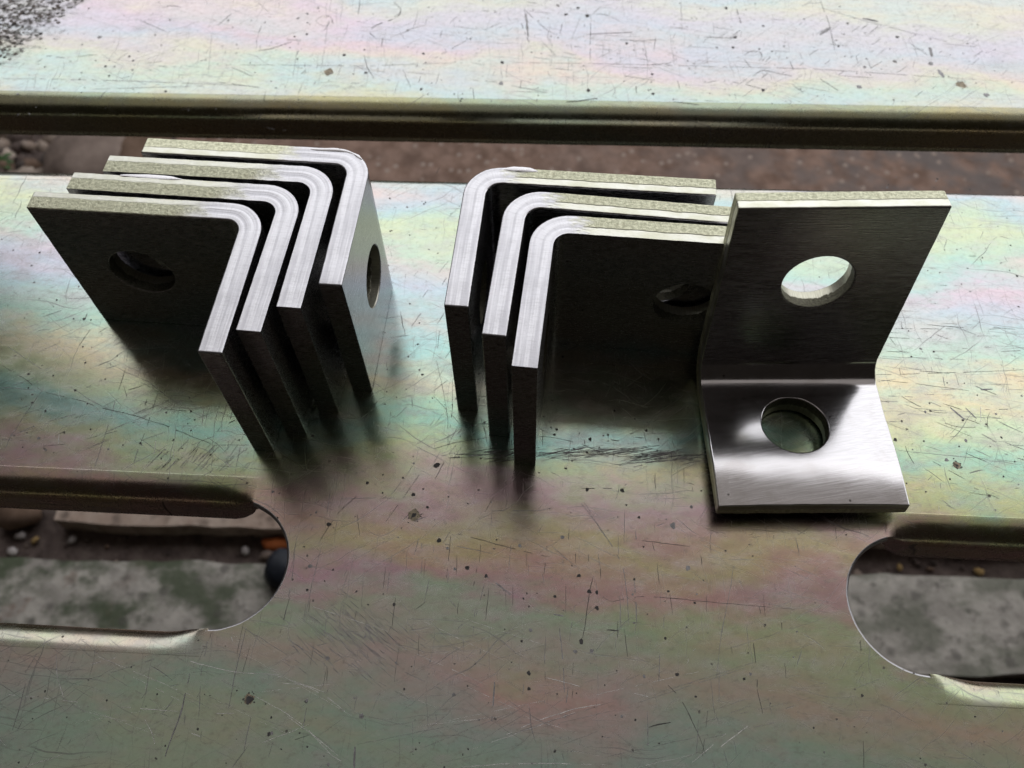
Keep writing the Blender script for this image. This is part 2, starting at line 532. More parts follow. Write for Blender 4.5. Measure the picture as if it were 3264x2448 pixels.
def panel(name, outline, mat, parent, z=0.0):
    """flat sheet with the given 2-D outline"""
    n = len(outline)
    pts = list(outline)
    import mathutils
    poly = [Vector((p_[0], p_[1])) for p_ in outline]

    def outside(c):
        inside = False
        j = n - 1
        for i in range(n):
            if (poly[i].y > c.y) != (poly[j].y > c.y):
                if c.x < (poly[j].x - poly[i].x) * (c.y - poly[i].y) / (poly[j].y - poly[i].y) + poly[i].x:
                    inside = not inside
            j = i
        return not inside
    v, tri = cdt(pts, [list(range(n))], outside)
    verts = [(q.x, q.y, z) for q in v]
    faces = []
    for t in tri:
        a, b, c = (v[i] for i in t)
        faces.append(t if (b - a).cross(c - a) > 0 else t[::-1])
    o = link_mesh(name, verts, faces, mat, None, smooth=False)
    sol = o.modifiers.new('sheet', 'SOLIDIFY')
    sol.thickness = SHEET * S
    sol.offset = -1.0
    return child(o, parent)


def unit(a, b):
    return (Vector(b) - Vector(a)).normalized()


def perp(u):
    return Vector((-u.y, u.x))


near = tag(empty('steel_plank', (0, 120, 0)),
           'scratched rainbow-tinted steel plank with two round-ended slots, carrying all the brackets', 'bench plank')
far = tag(empty('steel_plank', (0, 335, 0)),
          'pale rainbow-tinted steel plank beyond the gap, with a dark crust of dirt at one corner', 'bench plank')

XL, XR = -420.0, 420.0
def far_edge(x):       # bend start of the near plank's far edge
    return 212.6 - 0.066 * x
def far_plank_edge(x):
    return 258.6 - 0.0625 * x
# slots: end circle centre, radius, slope of the slot line
SL = dict(c=(-78.0, 82.0), r=17.5, k=-0.078, end=XL, s=-1)
SR = dict(c=(102.2, 66.3), r=17.8, k=-0.078, end=XR, s=1)
REACH = 6.8            # the near side rolls over more softly
HALF_N = 17.75 + REACH
REACH_F = 7.2
RIM = 0.7
HALF = 17.75 + REACH_F       # bend start from the slot's middle line


def slot_points(sl):
    c = Vector(sl['c'])
    u = Vector((1, sl['k'])).normalized() * sl['s']     # towards the open end of the slot
    w = Vector((0, 1)) - u * u.y
    w.normalize()
    r = sl['r']
    rim = []
    n = 40
    jit = random.Random(5)
    a0 = math.asin(min(1, (17.0) / r))
    for i in range(n + 1):
        # from the far side round the closed end to the near side
        th = -a0 + math.pi + 2 * a0 * i / n if False else None
    for i in range(n + 1):
        ang = math.radians(73) - math.radians(161.5) * i / n
        rr = r + RIM + 0.10 * noise.noise(Vector((ang * 7, sl['s'], 0)))
        rim.append(c - u * (rr * math.cos(ang)) + w * (rr * math.sin(ang)))
    farjog = [c + w * HALF - u * 5.0, c + w * (r + 0.2) - u * 5.0]
    nearjog = [c - w * (r + RIM + 0.3) - u * 0.5, c - w * HALF_N - u * 0.5]
    e = Vector((sl['end'], 0))
    def online(side):
        p0 = c + w * (HALF if side > 0 else -HALF_N)
        t = (sl['end'] - p0.x) / u.x
        return p0 + u * t
    return dict(rim=rim, farjog=farjog, nearjog=nearjog, far_end=online(1), near_end=online(-1), u=u, w=w, c=c)


PL, PR = slot_points(SL), slot_points(SR)


def rim_strip(P):
    """the deburred edge round the closed end of a slot"""
    rim, c = P['rim'], P['c']
    prof = [(-0.5, -.02), (0.02, -.02)] + [(RIM * math.sin(R(90) * k / 6), -.02 - RIM * (1 - math.cos(R(90) * k / 6))) for k in range(1, 7)] + [(RIM, -1.8)]
    verts, faces = [], []
    m = len(prof)
    for q in rim:
        d = (c - q).normalized()
        for o_, z in prof:
            verts.append((q.x + d.x * o_, q.y + d.y * o_, z))
    for j in range(len(rim) - 1):
        for i in range(m - 1):
            a = j * m + i
            faces.append((a, a + 1, a + m + 1, a + m))
    v0, v1, v2 = (Vector(verts[i]) for i in faces[0][:3])
    if (v1 - v0).cross(v2 - v1).z < 0:
        faces = [f[::-1] for f in faces]
    child(link_mesh('slot_rim', verts, faces, M_RIM, None), near)


outl = []
outl += [(XL, far_edge(XL)), (XL, PL['far_end'].y)]
outl += [tuple(q) for q in PL['farjog'] + PL['rim'] + PL['nearjog']]
outl += [(XL, PL['near_end'].y), (XL, -260.0), (XR, -260.0), (XR, PR['near_end'].y)]
outl += [tuple(q) for q in reversed(PR['farjog'] + PR['rim'] + PR['nearjog'])]
outl += [(XR, PR['far_end'].y), (XR, far_edge(XR))]
panel('plank_panel', outl, M_NEAR, near)
a, b = (XL, far_edge(XL)), (XR, far_edge(XR))
lip_strip('folded_edge', a, b, perp(unit(a, b)), M_NEAR, near, reach=6.5)
for P in (PL, PR):
    lip_strip('folded_edge', P['farjog'][0] - P['u'] * 0.6, P['far_end'], -P['w'], M_FOLD, near, end_a=True, taper=9.0, reach=REACH_F)
    rim_strip(P)
    lip_strip('folded_edge', P['nearjog'][-1] - P['u'] * 0.6, P['near_end'], P['w'], M_FOLD, near, end_a=True, taper=13.0, reach=REACH, grow=14.0)
outl = [(XL - 120, far_plank_edge(XL - 120)), (XR + 120, far_plank_edge(XR + 120)), (XR + 120, 415.0), (XL - 120, 415.0)]
panel('plank_panel', outl, M_FAR, far)
a, b = (XL - 120, far_plank_edge(XL - 120)), (XR + 120, far_plank_edge(XR + 120))
lip_strip('folded_edge', a, b, -perp(unit(a, b)), M_FOLD_FAR, far, depth=14.0, reach=8.0)


# ------------------------------------------------------------------ the brackets
T_, W_ = 6.0, 50.0
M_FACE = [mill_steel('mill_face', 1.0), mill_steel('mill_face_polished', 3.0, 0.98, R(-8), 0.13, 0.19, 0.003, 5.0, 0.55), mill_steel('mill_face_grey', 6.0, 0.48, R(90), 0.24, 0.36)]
M_BORE = bore_steel()
M_END = mill_steel('cut_end', 9.0, 0.8)
M_EDGE_A = cut_edge('sheared_edge_outer_band', 1.0, (0.66, 1.0), 1.0, 13.0, 7.0)
M_EDGE_B = cut_edge('sheared_edge_smooth', 5.0, (0.0, 0.40), 0.22, 17.0, 5.0)
M_EDGE_C = cut_edge('sheared_edge_inner_band', 8.0, (0.0, 0.42), 0.8, 7.0, 3.0)
M_EDGE_D = cut_edge('sheared_edge_topmost', 12.0, (0.0, 0.46), 0.8, -200.0, 1.0)


def bracket(name, c, ang_long, ang_short, A, B, h1, h2, mats, seed, lay=None, r_in=4.2, crown=0.0, hr=9.0):
    """an L of flat bar: A, B inner leg lengths, h1/h2 hole distances from the inner corner; built about its own base"""
    rg = random.Random(seed)
    if lay is None:
        u = Vector((math.cos(ang_long), math.sin(ang_long), 0))
        v = Vector((math.cos(ang_short), math.sin(ang_short), 0))
        wdir = Vector((0, 0, 1))
        c0 = Vector((0, 0, 0))
    else:
        u, v, wdir, c0 = lay
    phi = u.angle(v)
    bis = (u + v).normalized()
    tl = r_in / math.tan(phi / 2)
    O = c0 + bis * (r_in / math.sin(phi / 2))
    nu = -(v - u * u.dot(v)).normalized()    # outward normal of the long leg
    nv = -(u - v * u.dot(v)).normalized()
    turn = math.pi - phi
    arc = r_in * turn
    # sigma axis: long leg end at -(A), bend from -tl.. tl mapped as arc, short leg end at B
    def place(sig, off):
        """sig in mm: <-tl on long leg, >tl on short leg, between: the bend"""
        if sig <= -tl:
            return c0 + u * (-sig) + nu * off
        if sig >= tl:
            return c0 + v * sig + nv * off
        f = (sig + tl) / (2 * tl)
        k = turn * f
        d = nu * math.cos(k) + nv * math.sin(k) if abs(phi - math.pi / 2) < 1e-4 else None
        if d is None:
            # rotate nu towards nv
            s0 = math.sin(turn)
            d = nu * (math.sin(turn - k) / s0) + nv * (math.sin(k) / s0)
        return O + d * (r_in + off)
    pts, loops = [], []
    def add(x, y):
        pts.append((x, y))
        return len(pts) - 1
    stations = [-tl - 0.7, -tl] + [-tl + 2 * tl * k / 9 for k in range(1, 9)] + [tl, tl + 0.7]
    lo, hi = [], []
    xs = []
    x = -A
    while x < -tl - 2.2:
        xs.append(x); x += 2.0
    xs += stations
    x = tl + 2.5
    while x < B - 1.0:
        xs.append(x); x += 2.0
    xs.append(B)
    def jit(k, y):
        return 0.10 * noise.noise(Vector((k * 0.35 + seed * 7, y, seed))) + rg.uniform(-.03, .03)
    outer = []
    for x in xs:
        outer.append(add(x, 0.0 + (0 if x in (-A, B) else jit(x, 0))))
    for k in range(1, 24):
        outer.append(add(B + jit(k * 2, 9), W_ * k / 24))
    for x in reversed(xs):
        outer.append(add(x, W_ + (0 if x in (-A, B) else jit(x, 5))))
    for k in range(23, 0, -1):
        outer.append(add(-A + jit(k * 2, 14), W_ * k / 24))
    loops.append(outer)
    holes = []
    for hx, hw in ((-h1[0], h1[1]), (h2[0], h2[1])):
        lp = []
        for k in range(40):
            th = 2 * math.pi * k / 40
            rr = hr + 0.06 * noise.noise(Vector((math.cos(th) * 3, math.sin(th) * 3, hx)))
            lp.append(add(hx + rr * math.cos(th), hw + rr * math.sin(th)))
        loops.append(lp)
        holes.append((Vector((hx, hw)), hr))
    # lines across the strip at the bend so that the bend folds cleanly
    n_if = len(xs)
    tops = list(reversed(outer[n_if + 23:n_if + 23 + n_if]))
    cross = [(outer[i], tops[i]) for i, x in enumerate(xs) if any(abs(x - s) < 1e-6 for s in stations)]
    if crown:
        gx = tl + 3.0
        while gx < B - 1.5:
            gy = 2.0
            while gy < W_ - 1.0:
                if all((Vector((gx, gy)) - h).length > r + 1.2 for h, r in holes):
                    add(gx, gy)
                gy += 2.3
            gx += 2.3
    edges = [(p_, q_) for lp in loops for p_, q_ in zip(lp, lp[1:] + lp[:1])] + cross
    def in_ring(q, lp):
        ring = [pts[i] for i in lp]
        ins = False
        for (x0, y0), (x1, y1) in zip(ring, ring[1:] + ring[:1]):
            if (y0 > q.y) != (y1 > q.y) and q.x < (x1 - x0) * (q.y - y0) / (y1 - y0) + x0:
                ins = not ins
        return ins
    def outside(q):
        return not in_ring(q, outer)
    vv, ee, ff, *_ = delaunay_2d_cdt([Vector(p_) for p_ in pts], edges, [], 0, 1e-7)
    tri = []
    for t in ff:
        cc = sum((vv[i] for i in t), Vector((0, 0))) / len(t)
        if outside(cc) or any(in_ring(cc, lp) for lp in loops[1:]):
            continue
        tri.append(tuple(t))
    nv_ = len(vv)
    def crown_of(q):
        if not crown or q.x <= tl:
            return 0.0
        f = min(1.0, (q.x - tl) / 8.0)
        a_ = abs(q.y / W_ * 2 - 1)
        e_ = max(0.0, (q.x - B + 18.0) / 18.0)
        return f * crown * (a_ ** 2.4 + 2.5 * e_ ** 2)
    verts, faces, idx = [], [], []
    for q in vv:
        verts.append(place(q.x, crown_of(q)) + wdir * q.y)
    for q in vv:
        verts.append(place(q.x, T_) + wdir * q.y)
    for t in tri:
        cx_ = sum(vv[i].x for i in t) / 3
        faces.append(t); idx.append(5 if len(mats) > 5 and cx_ < -tl + 1.0 else 0)
        faces.append(tuple(i + nv_ for i in reversed(t))); idx.append(1)
    for li, lp in enumerate(loops):
        m = len(lp)
        for k in range(m):
            i, j = lp[k], lp[(k + 1) % m]
            faces.append((i, j, j + nv_, i + nv_))
            if li:
                idx.append(4)
            else:
                pi, pj = vv[i], vv[j]
                isend = (abs(pi.x + A) < .6 and abs(pj.x + A) < .6) or (abs(pi.x - B) < .6 and abs(pj.x - B) < .6)
                idx.append(3 if isend else 2)
    me = bpy.data.meshes.new(name)
    bm = bmesh.new()
    bv = [bm.verts.new(q * S) for q in verts]
    bm.verts.ensure_lookup_table()
    uvl = bm.loops.layers.uv.new('edge')
    for f, k in zip(faces, idx):
        try:
            bf = bm.faces.new([bv[i] for i in f])
        except ValueError:
            continue
        bf.material_index = k
        bf.smooth = True
        for l, i in zip(bf.loops, f):
            q = vv[i % nv_]
            t01 = 0.0 if i < nv_ else 1.0
            if k == 4:
                hc = holes[0][0] if (q - holes[0][0]).length < (q - holes[1][0]).length else holes[1][0]
                l[uvl].uv = (math.atan2(q.y - hc.y, q.x - hc.x) * hr, t01)
            else:
                l[uvl].uv = (q.y - 55.0, t01) if k == 3 else (q.x, t01)
    bmesh.ops.recalc_face_normals(bm, faces=bm.faces)
    bm.to_mesh(me)
    bm.free()
    for mt in mats:
        me.materials.append(mt)
    me.set_sharp_from_angle(angle=R(38))
    o = bpy.data.objects.new(name, me)
    o.location = Vector(c) * S
    col.objects.link(o)
    bvm = o.modifiers.new('worn_edge', 'BEVEL')
    bvm.width = 0.5 * S
    bvm.segments = 3
    bvm.limit_method = 'ANGLE'
    bvm.angle_limit = R(50)
    bvm.harden_normals = True
    return o


GL = 'angle brackets nested in the left stack'
GM = 'angle brackets nested in the middle stack'
AL, BL, AM, BM = 57.99, 41.09, 60.33, 41.41
LEFT = [((-68.91, 155.79), 173.69, -96.58, M_EDGE_A, 'front bracket of the four-piece left stack, its dark holed inner face turned forward'),
        ((-59.94, 161.69), 173.09, -97.49, M_EDGE_A, 'second bracket from the front in the four-piece left stack'),
        ((-51.58, 168.37), 173.64, -96.90, M_EDGE_A, 'third bracket from the front in the four-piece left stack, just ahead of the rearmost'),
        ((-42.72, 174.94), 173.46, -96.15, M_EDGE_B, 'rearmost bracket of the four-piece left stack, its holed grey short leg facing right')]
MIDDLE = [((-5.17, 167.0), -6.53, -96.77, M_EDGE_C, 'rearmost bracket of the three-piece middle stack, both ends of its long leg in view'),
          ((5.07, 157.93), -8.25, -98.49, M_EDGE_C, 'bracket in the centre of the three-piece middle stack'),
          ((11.88, 148.94), -7.15, -98.22, M_EDGE_C, 'front bracket of the three-piece middle stack, its long leg passing behind the upright bracket')]


def burr(parent, pts, width, lift, seed):
    """a curled sliver of metal left on the edge; pts in the thing's own mm space"""
    n = 14
    verts, faces = [], []
    def at(t):
        x = t * (len(pts) - 1)
        i = min(int(x), len(pts) - 2)
        return Vector(pts[i]).lerp(Vector(pts[i + 1]), x - i)
    for k in range(n + 1):
        t = k / n
        p_ = at(t)
        d = (at(min(1, t + .05)) - at(max(0, t - .05))).normalized()
        sd = Vector((0, 0, 1)).cross(d)
        hw = width * 0.5 * math.sin(math.pi * min(1, t * 0.92 + 0.06)) ** 0.7 + 0.04
        up = lift * math.sin(math.pi * t) + 0.1
        j = noise.noise(Vector((t * 6, seed, 0))) * width * .15
        for o_, z in ((-hw, up * .35), (0, up), (hw + j, up * .8), (hw + j, up * .8 - .15), (0, -.1), (-hw, -.1)):
            verts.append(p_ + sd * o_ + Vector((0, 0, z)))
    for k in range(n):
        for i in range(6):
            a, b = k * 6 + i, k * 6 + (i + 1) % 6
            faces.append((a, b, b + 6, a + 6))
    faces += [tuple(range(5, -1, -1)), tuple(n * 6 + i for i in range(6))]
    return link_mesh('metal_burr', verts, faces, M_BURR, parent, smooth=True, sharp=40)


M_BURR = mill_steel('burr_steel', 21.0, 1.0)
things = []
for i, (c, a1, a2, em, lab) in enumerate(LEFT):
    o = bracket('angle_bracket', (c[0], c[1], 0), R(a1), R(a2), AL, BL, (36.0, 25.2), (17.0, 23.6),
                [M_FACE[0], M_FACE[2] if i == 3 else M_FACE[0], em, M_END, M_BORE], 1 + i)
    things.append(tag(o, lab, 'metal bracket', GL))
for i, (c, a1, a2, em, lab) in enumerate(MIDDLE):
    o = bracket('angle_bracket', (c[0], c[1], 0), R(a1), R(a2), AM, BM, (37.0, 24.0), (17.0, 24.5),
                [M_FACE[0], M_FACE[0], em, M_END, M_BORE], 11 + i)
    things.append(tag(o, lab, 'metal bracket', GM))
th, lean, tilt = R(-1.2), R(6.9), R(5.2)      # the piece rocks back a little on its bend
u_ = Vector((math.cos(th), math.sin(th), 0))
w_ = Vector((-u_.y, u_.x, 0))
Z_ = Vector((0, 0, 1))
up_ = Z_ * math.cos(lean) + w_ * math.sin(lean)
fd_ = -w_ * math.cos(tilt) + Z_ * math.sin(tilt)
fn_ = Z_ * math.cos(tilt) + w_ * math.sin(tilt)
o = bracket('angle_bracket', (53.95, 133.1, 0), 0, 0, 60.6, 42.8, (35.8, 25.0), (18.4, 24.2),
            [M_FACE[1], M_FACE[0], M_EDGE_D, M_EDGE_D, M_BORE, M_FACE[0]], 31, lay=(up_, fd_, u_, fn_ * T_ - Z_ * 0.40), crown=0.6, r_in=6.0)
things.append(tag(o, 'upright bracket standing apart, its polished short leg flat on the plank', 'metal bracket'))

# slivers of metal curling off three of the edges
def edge_pt(a1, a2, d_long, off, z):
    u = Vector((math.cos(R(a1)), math.sin(R(a1)), 0))
    v = Vector((math.cos(R(a2)), math.sin(R(a2)), 0))
    nu = -(v - u * u.dot(v)).normalized()
    return tuple(u * d_long + nu * off + Vector((0, 0, z)))
def bend_pt(a1, a2, f, rad, z, r_in=4.2):
    u = Vector((math.cos(R(a1)), math.sin(R(a1)), 0))
    v = Vector((math.cos(R(a2)), math.sin(R(a2)), 0))
    O = (u + v) * r_in
    k = R(90) * f
    return tuple(O - v * math.cos(k) * rad - u * math.sin(k) * rad + Vector((0, 0, z)))
a1, a2 = LEFT[3][1:3]
burr(things[3], [edge_pt(a1, a2, 11.5, 4.9, 50), edge_pt(a1, a2, 8, 5.0, 50), edge_pt(a1, a2, 4.2, 5.2, 50), bend_pt(a1, a2, .2, 9.5, 50),
                 bend_pt(a1, a2, .36, 9.6, 50)], 0.9, 0.15, 1)
burr(things[3], [bend_pt(a1, a2, .34, 9.7, 50), bend_pt(a1, a2, .45, 9.7, 50), bend_pt(a1, a2, .56, 9.8, 50)], 0.7, 0.15, 4)
a1, a2 = MIDDLE[0][1:3]
burr(things[4], [edge_pt(a1, a2, 4.0, 5.2, 50), edge_pt(a1, a2, 7, 5.35, 50), edge_pt(a1, a2, 10.5, 5.3, 50), edge_pt(a1, a2, 13.0, 5.0, 50)], 1.5, 0.2, 2)
a1, a2 = LEFT[1][1:3]
burr(things[1], [edge_pt(a1, a2, 45, 5.9, 50), edge_pt(a1, a2, 38, 6.2, 50), edge_pt(a1, a2, 32, 6.1, 50), edge_pt(a1, a2, 28, 5.9, 50)], 1.2, 0.05, 3)

# ------------------------------------------------------------------ wear on the planks
def wear(name, c, metal, rough):
    m = NT(name)
    n = m.noise(m.mapping(m.mm(), scale=(.8, .8, .8)), 1.0, 3.0, .6)
    return m.out(base=m.mix(m.rng(n, .3, .7), tuple(x * .7 for x in c), tuple(x * 1.3 for x in c)), metal=metal, rough=rough, spec=.3)
WEAR = [wear('scratch_dark', (.06, .057, .057), .6, .55), wear('scratch_faint', (.21, .205, .21), .85, .48),
        wear('scratch_bright', (.55, .54, .53), .9, .52), wear('stain_halo', (.26, .22, .16), .6, .5)]

STROKES = [
    (0, 0.10, [-34.9,92.3,-30.6,98.9,-25.9,106.8]),
    (0, 0.13, [-52.5,86.6,-50.3,91.0,-47.5,95.8,-43.2,100.0]),
    (1, 0.08, [-50.7,102.4,-51.2,90.4]),
    (0, 0.16, [-15.3,88.2,-7.6,85.8,1.9,82.8,8.8,81.1]),
    (0, 0.20, [18.3,100.5,30.2,100.3]),
    (1, 0.20, [16.8,98.0,21.5,90.5,26.0,82.5,27.8,77.5,28.1,70.1,27.8,62.7]),
    (1, 0.13, [18.7,96.5,23.8,86.6]),
    (0, 0.16, [-17.4,87.7,-17.9,79.7,-18.6,73.9]),
    (0, 0.19, [19.8,75.5,18.2,70.4,17.4,65.4,16.0,59.7]),
    (0, 0.09, [19.8,71.6,21.9,70.3,23.3,68.5,28.6,69.6,32.4,70.0,39.7,69.2,50.6,67.8,59.6,66.8,69.8,65.6]),
    (0, 0.16, [33.3,85.0,40.2,83.9,45.8,83.0]),
    (1, 0.13, [9.3,84.3,12.6,80.9,15.6,78.2]),
    (1, 0.07, [-47.8,99.4,-32.3,99.1]),
    (1, 0.10, [-6.3,94.7,6.1,94.2,10.4,95.0]),
    (1, 0.31, [-8.3,76.5,-4.6,73.8,-1.8,71.2]),
    (1, 0.24, [10.4,62.5,10.8,53.6,10.8,46.8]),
    (0, 0.12, [33.6,50.5,36.0,47.8,38.5,45.0,39.9,41.6,41.6,37.2,42.9,32.2]),
    (0, 0.34, [30.3,38.3,32.7,38.9,35.6,39.3]),
    (2, 0.12, [6.3,50.4,11.5,49.0,14.9,47.9]),
    (2, 0.09, [27.6,46.1,33.0,44.8]),
    (2, 0.12, [41.3,52.9,42.2,55.2,43.8,56.4]),
    (0, 0.30, [22.2,61.6,25.2,61.3]),
    (1, 0.49, [9.1,65.9,12.7,65.1]),
    (1, 0.45, [-39.1,35.7,-38.9,31.0]),
    (1, 0.41, [-6.1,49.7,-6.8,40.5]),
    (0, 0.17, [38.9,104.6,38.6,99.9]),
    (2, 0.08, [39.5,30.4,43.9,33.4,48.3,36.5]),
    (2, 0.08, [44.6,32.4,53.7,38.0]),
    (2, 0.07, [-3.4,37.5,3.5,40.3,12.3,42.8,19.3,43.8]),
    (2, 0.08, [-14.1,30.6,-5.2,31.1,6.0,31.0,19.4,30.3]),
    (1, 0.19, [30.3,74.2,30.1,65.1,29.1,60.3]),
    (1, 0.15, [26.2,70.2,25.8,61.5]),
    (1, 0.13, [29.5,93.4,28.6,84.5]),
    (1, 0.13, [-58.5,88.8,-58.5,76.9,-59.3,64.9]),
    (1, 0.10, [-51.7,85.3,-53.2,74.8,-54.1,64.8]),
    (1, 0.12, [-10.8,68.0,-11.4,61.3]),
    (1, 0.13, [57.5,81.0,54.9,72.0,50.6,59.7,47.9,49.2]),
    (1, 0.09, [-21.1,85.8,-13.4,84.2,-6.4,82.4]),
    (0, 0.12, [-25.9,68.1,-23.2,70.2]),
    (1, 0.18, [-38.5,64.4,-36.1,59.5,-33.5,57.1]),
    (0, 0.09, [-42.8,94.7,-41.7,88.4]),
    (2, 0.06, [-57.9,50.7,-51.9,50.0,-45.9,47.6]),
    (2, 0.06, [-55.8,42.8,-49.7,38.9,-43.0,33.9]),
    (0, 0.08, [-154.3,146.2,-146.5,141.6,-139.0,136.3]),
    (0, 0.17, [-139.0,136.3,-132.9,134.5,-126.5,132.8,-119.9,130.0,-115.9,129.0,-109.2,127.1,-104.8,125.3,-100.0,123.7,-94.8,121.2,-89.6,118.8,-86.1,117.4]),
    (1, 0.13, [-138.8,137.6,-141.7,129.4,-144.4,120.4,-144.7,115.3]),
    (0, 0.16, [-116.6,150.1,-115.9,145.0,-116.0,140.0,-116.4,135.8]),
    (0, 0.15, [-115.1,137.5,-113.3,133.3]),
    (1, 0.15, [-116.6,132.1,-116.6,126.9,-116.9,121.9,-117.3,117.0,-117.5,110.7]),
    (0, 0.15, [-104.4,134.8,-104.8,131.3,-105.3,125.3,-105.9,119.9]),
    (1, 0.15, [-105.9,119.9,-106.7,115.0,-106.8,111.8]),
    (0, 0.16, [-129.9,158.6,-131.1,155.3,-132.3,151.3]),
    (0, 0.16, [-124.7,159.2,-128.0,156.4]),
    (0, 0.12, [-121.6,148.6,-120.6,144.7]),
    (1, 0.11, [-131.3,137.8,-125.2,133.7,-121.7,131.4,-117.1,129.5]),
    (1, 0.07, [-146.9,120.5,-142.1,120.1,-137.6,119.6]),
    (0, 0.07, [-133.9,118.0,-126.5,118.4]),
    (0, 0.15, [-106.4,135.5,-101.0,135.1]),
    (0, 0.15, [-102.2,129.3,-93.8,128.2]),
    (0, 0.26, [-107.3,132.7,-107.3,130.5]),
    (0, 0.33, [-82.0,124.0,-80.3,124.8]),
    (0, 0.12, [-152.3,139.1,-150.0,140.4]),
    (1, 0.08, [-146.7,148.7,-142.9,150.9,-138.2,153.8]),
    (1, 0.10, [-156.9,154.9,-150.8,150.7,-144.8,146.6,-140.7,143.9]),
    (1, 0.07, [-85.3,116.9,-75.1,116.6]),
    (2, 0.15, [-101.9,119.0,-101.7,114.5]),
    (2, 0.15, [-96.4,115.9,-95.7,112.7]),
    (2, 0.15, [-130.3,121.9,-129.8,118.5]),
    (2, 0.11, [-89.9,129.1,-89.7,123.6]),
    (2, 0.14, [-94.2,105.9,-91.9,104.9]),
    (2, 0.14, [-90.3,105.8,-87.2,104.0]),
    (2, 0.11, [-116.5,132.5,-116.6,128.6]),
    (1, 0.11, [-119.1,128.5,-119.9,125.3]),
    (1, 0.07, [-106.5,119.5,-102.3,116.5,-97.8,114.0]),
    (1, 0.07, [-77.3,119.5,-77.6,113.8,-77.8,107.8]),
    (0, 0.11, [-89.0,117.4,-90.7,112.2]),
    (0, 0.11, [-84.9,121.0,-84.1,123.0]),
    (2, 0.11, [-81.2,111.5,-79.4,109.8]),
    (1, 0.08, [-152.0,138.2,-144.2,137.3,-139.0,136.3]),
    (0, 0.10, [107.2,134.7,117.9,134.7,129.7,134.8,141.4,134.9,150.9,135.1]),
    (0, 0.10, [107.2,133.0,117.1,131.5,128.1,129.4,135.4,128.0]),
    (0, 0.12, [117.0,151.0,135.8,150.4]),
    (0, 0.08, [114.8,147.8,124.0,147.1]),
    (0, 0.16, [114.6,148.1,115.8,144.9]),
    (0, 0.16, [112.6,142.9,119.2,142.4]),
    (1, 0.08, [110.9,141.0,119.4,140.4,134.9,139.2]),
    (0, 0.08, [111.3,128.7,114.7,125.5,118.6,122.7,122.0,121.3,124.6,121.2]),
    (1, 0.08, [108.0,127.5,116.2,126.8]),
    (0, 0.11, [123.0,118.0,125.2,116.7,130.0,116.3,135.0,116.6]),
    (1, 0.19, [137.8,118.5,140.2,116.5,144.0,114.2]),
    (1, 0.60, [125.9,123.0,127.5,120.7,128.9,118.9]),
    (1, 0.42, [130.2,122.8,132.3,119.1]),
    (0, 0.15, [109.8,112.2,109.9,108.5,110.9,105.4]),
    (1, 0.06, [107.6,109.6,114.7,108.6,139.5,105.2]),
    (1, 0.22, [132.3,114.1,135.6,111.5]),
    (0, 0.07, [115.3,106.7,123.4,100.4]),
    (0, 0.07, [123.3,98.8,130.9,94.3]),
    (0, 0.11, [134.5,115.8,135.1,118.8,136.7,120.9]),
    (0, 0.16, [114.8,136.9,114.6,134.6]),
    (0, 0.12, [133.7,143.2,136.9,143.2]),
    (0, 0.12, [145.5,149.9,148.8,150.1]),
    (1, 0.08, [144.9,154.1,140.3,150.0]),
    (1, 0.54, [136.4,128.7,139.9,128.8]),
    (1, 0.18, [115.5,94.3,117.2,92.5]),
    (1, 0.08, [107.9,125.7,115.8,125.0]),
    (0, 0.08, [119.7,153.6,118.7,148.2]),
    (2, 0.11, [134.7,123.1,133.2,117.9]),
    (2, 0.07, [114.4,93.9,113.3,89.0]),
    (1, 0.28, [-146.0,311.1,-133.3,302.8]),
    (0, 0.36, [-50.3,296.4,-53.2,299.3,-50.7,303.6,-41.8,308.3,-40.6,313.5,-44.1,318.1]),
    (0, 0.28, [-57.9,320.2,-58.0,309.0]),
    (1, 0.15, [-69.7,320.7,-69.6,288.7,-69.9,268.7]),
    (1, 0.18, [-80.1,294.7,-80.1,274.3]),
    (1, 0.13, [-116.0,309.1,-112.6,276.9]),
    (0, 0.11, [-106.8,282.0,-51.0,279.2,-15.6,279.8]),
    (0, 0.22, [-133.0,282.3,-125.8,281.4]),
    (1, 0.22, [-192.1,277.2,-177.8,276.7,-142.0,274.0,-97.5,269.7]),
    (1, 0.18, [-155.1,269.9,-111.5,270.2]),
    (0, 0.27, [-53.7,285.4,-52.3,278.5,-49.2,271.8]),
    (1, 0.23, [-12.1,294.9,-26.3,282.9]),
    (0, 0.18, [-38.5,276.7,-35.0,266.0]),
    (0, 0.28, [-138.1,318.2,-134.7,320.0,-130.6,318.6]),
    (0, 0.27, [-180.3,286.2,-177.8,290.2,-170.2,288.5]),
    (0, 0.26, [-11.7,265.2,-11.4,258.8]),
    (0, 0.26, [-108.3,272.1,-92.1,268.5]),
    (0, 0.19, [-74.6,307.4,-73.4,310.3,-69.8,310.8,-67.7,307.9,-68.3,305.0,-71.9,303.7,-74.4,306.7]),
    (0, 0.19, [-109.2,313.3,-113.6,306.1]),
    (1, 0.18, [-1.1,303.0,-7.6,299.0]),
    (0, 0.18, [-84.8,296.3,-79.3,295.4]),
    (0, 0.27, [-97.6,289.8,-91.4,290.3,-82.9,294.8]),
    (0, 0.27, [-79.4,279.6,-74.8,278.1,-77.2,275.5]),
    (1, 0.17, [-60.6,266.4,-52.9,268.0]),
    (0, 0.18, [-165.8,289.1,-158.0,290.1]),
    (1, 0.28, [-96.0,305.4,-96.7,300.4]),
    (0, 0.18, [-104.3,280.5,-95.6,274.9]),
    (0, 0.18, [-137.8,283.9,-131.8,285.0]),
    (0, 0.23, [127.8,312.6,128.3,297.8,127.1,281.7]),
    (1, 0.18, [127.6,307.3,145.5,297.1,171.1,284.8]),
    (0, 0.36, [32.5,294.8,41.6,295.1,50.7,295.2]),
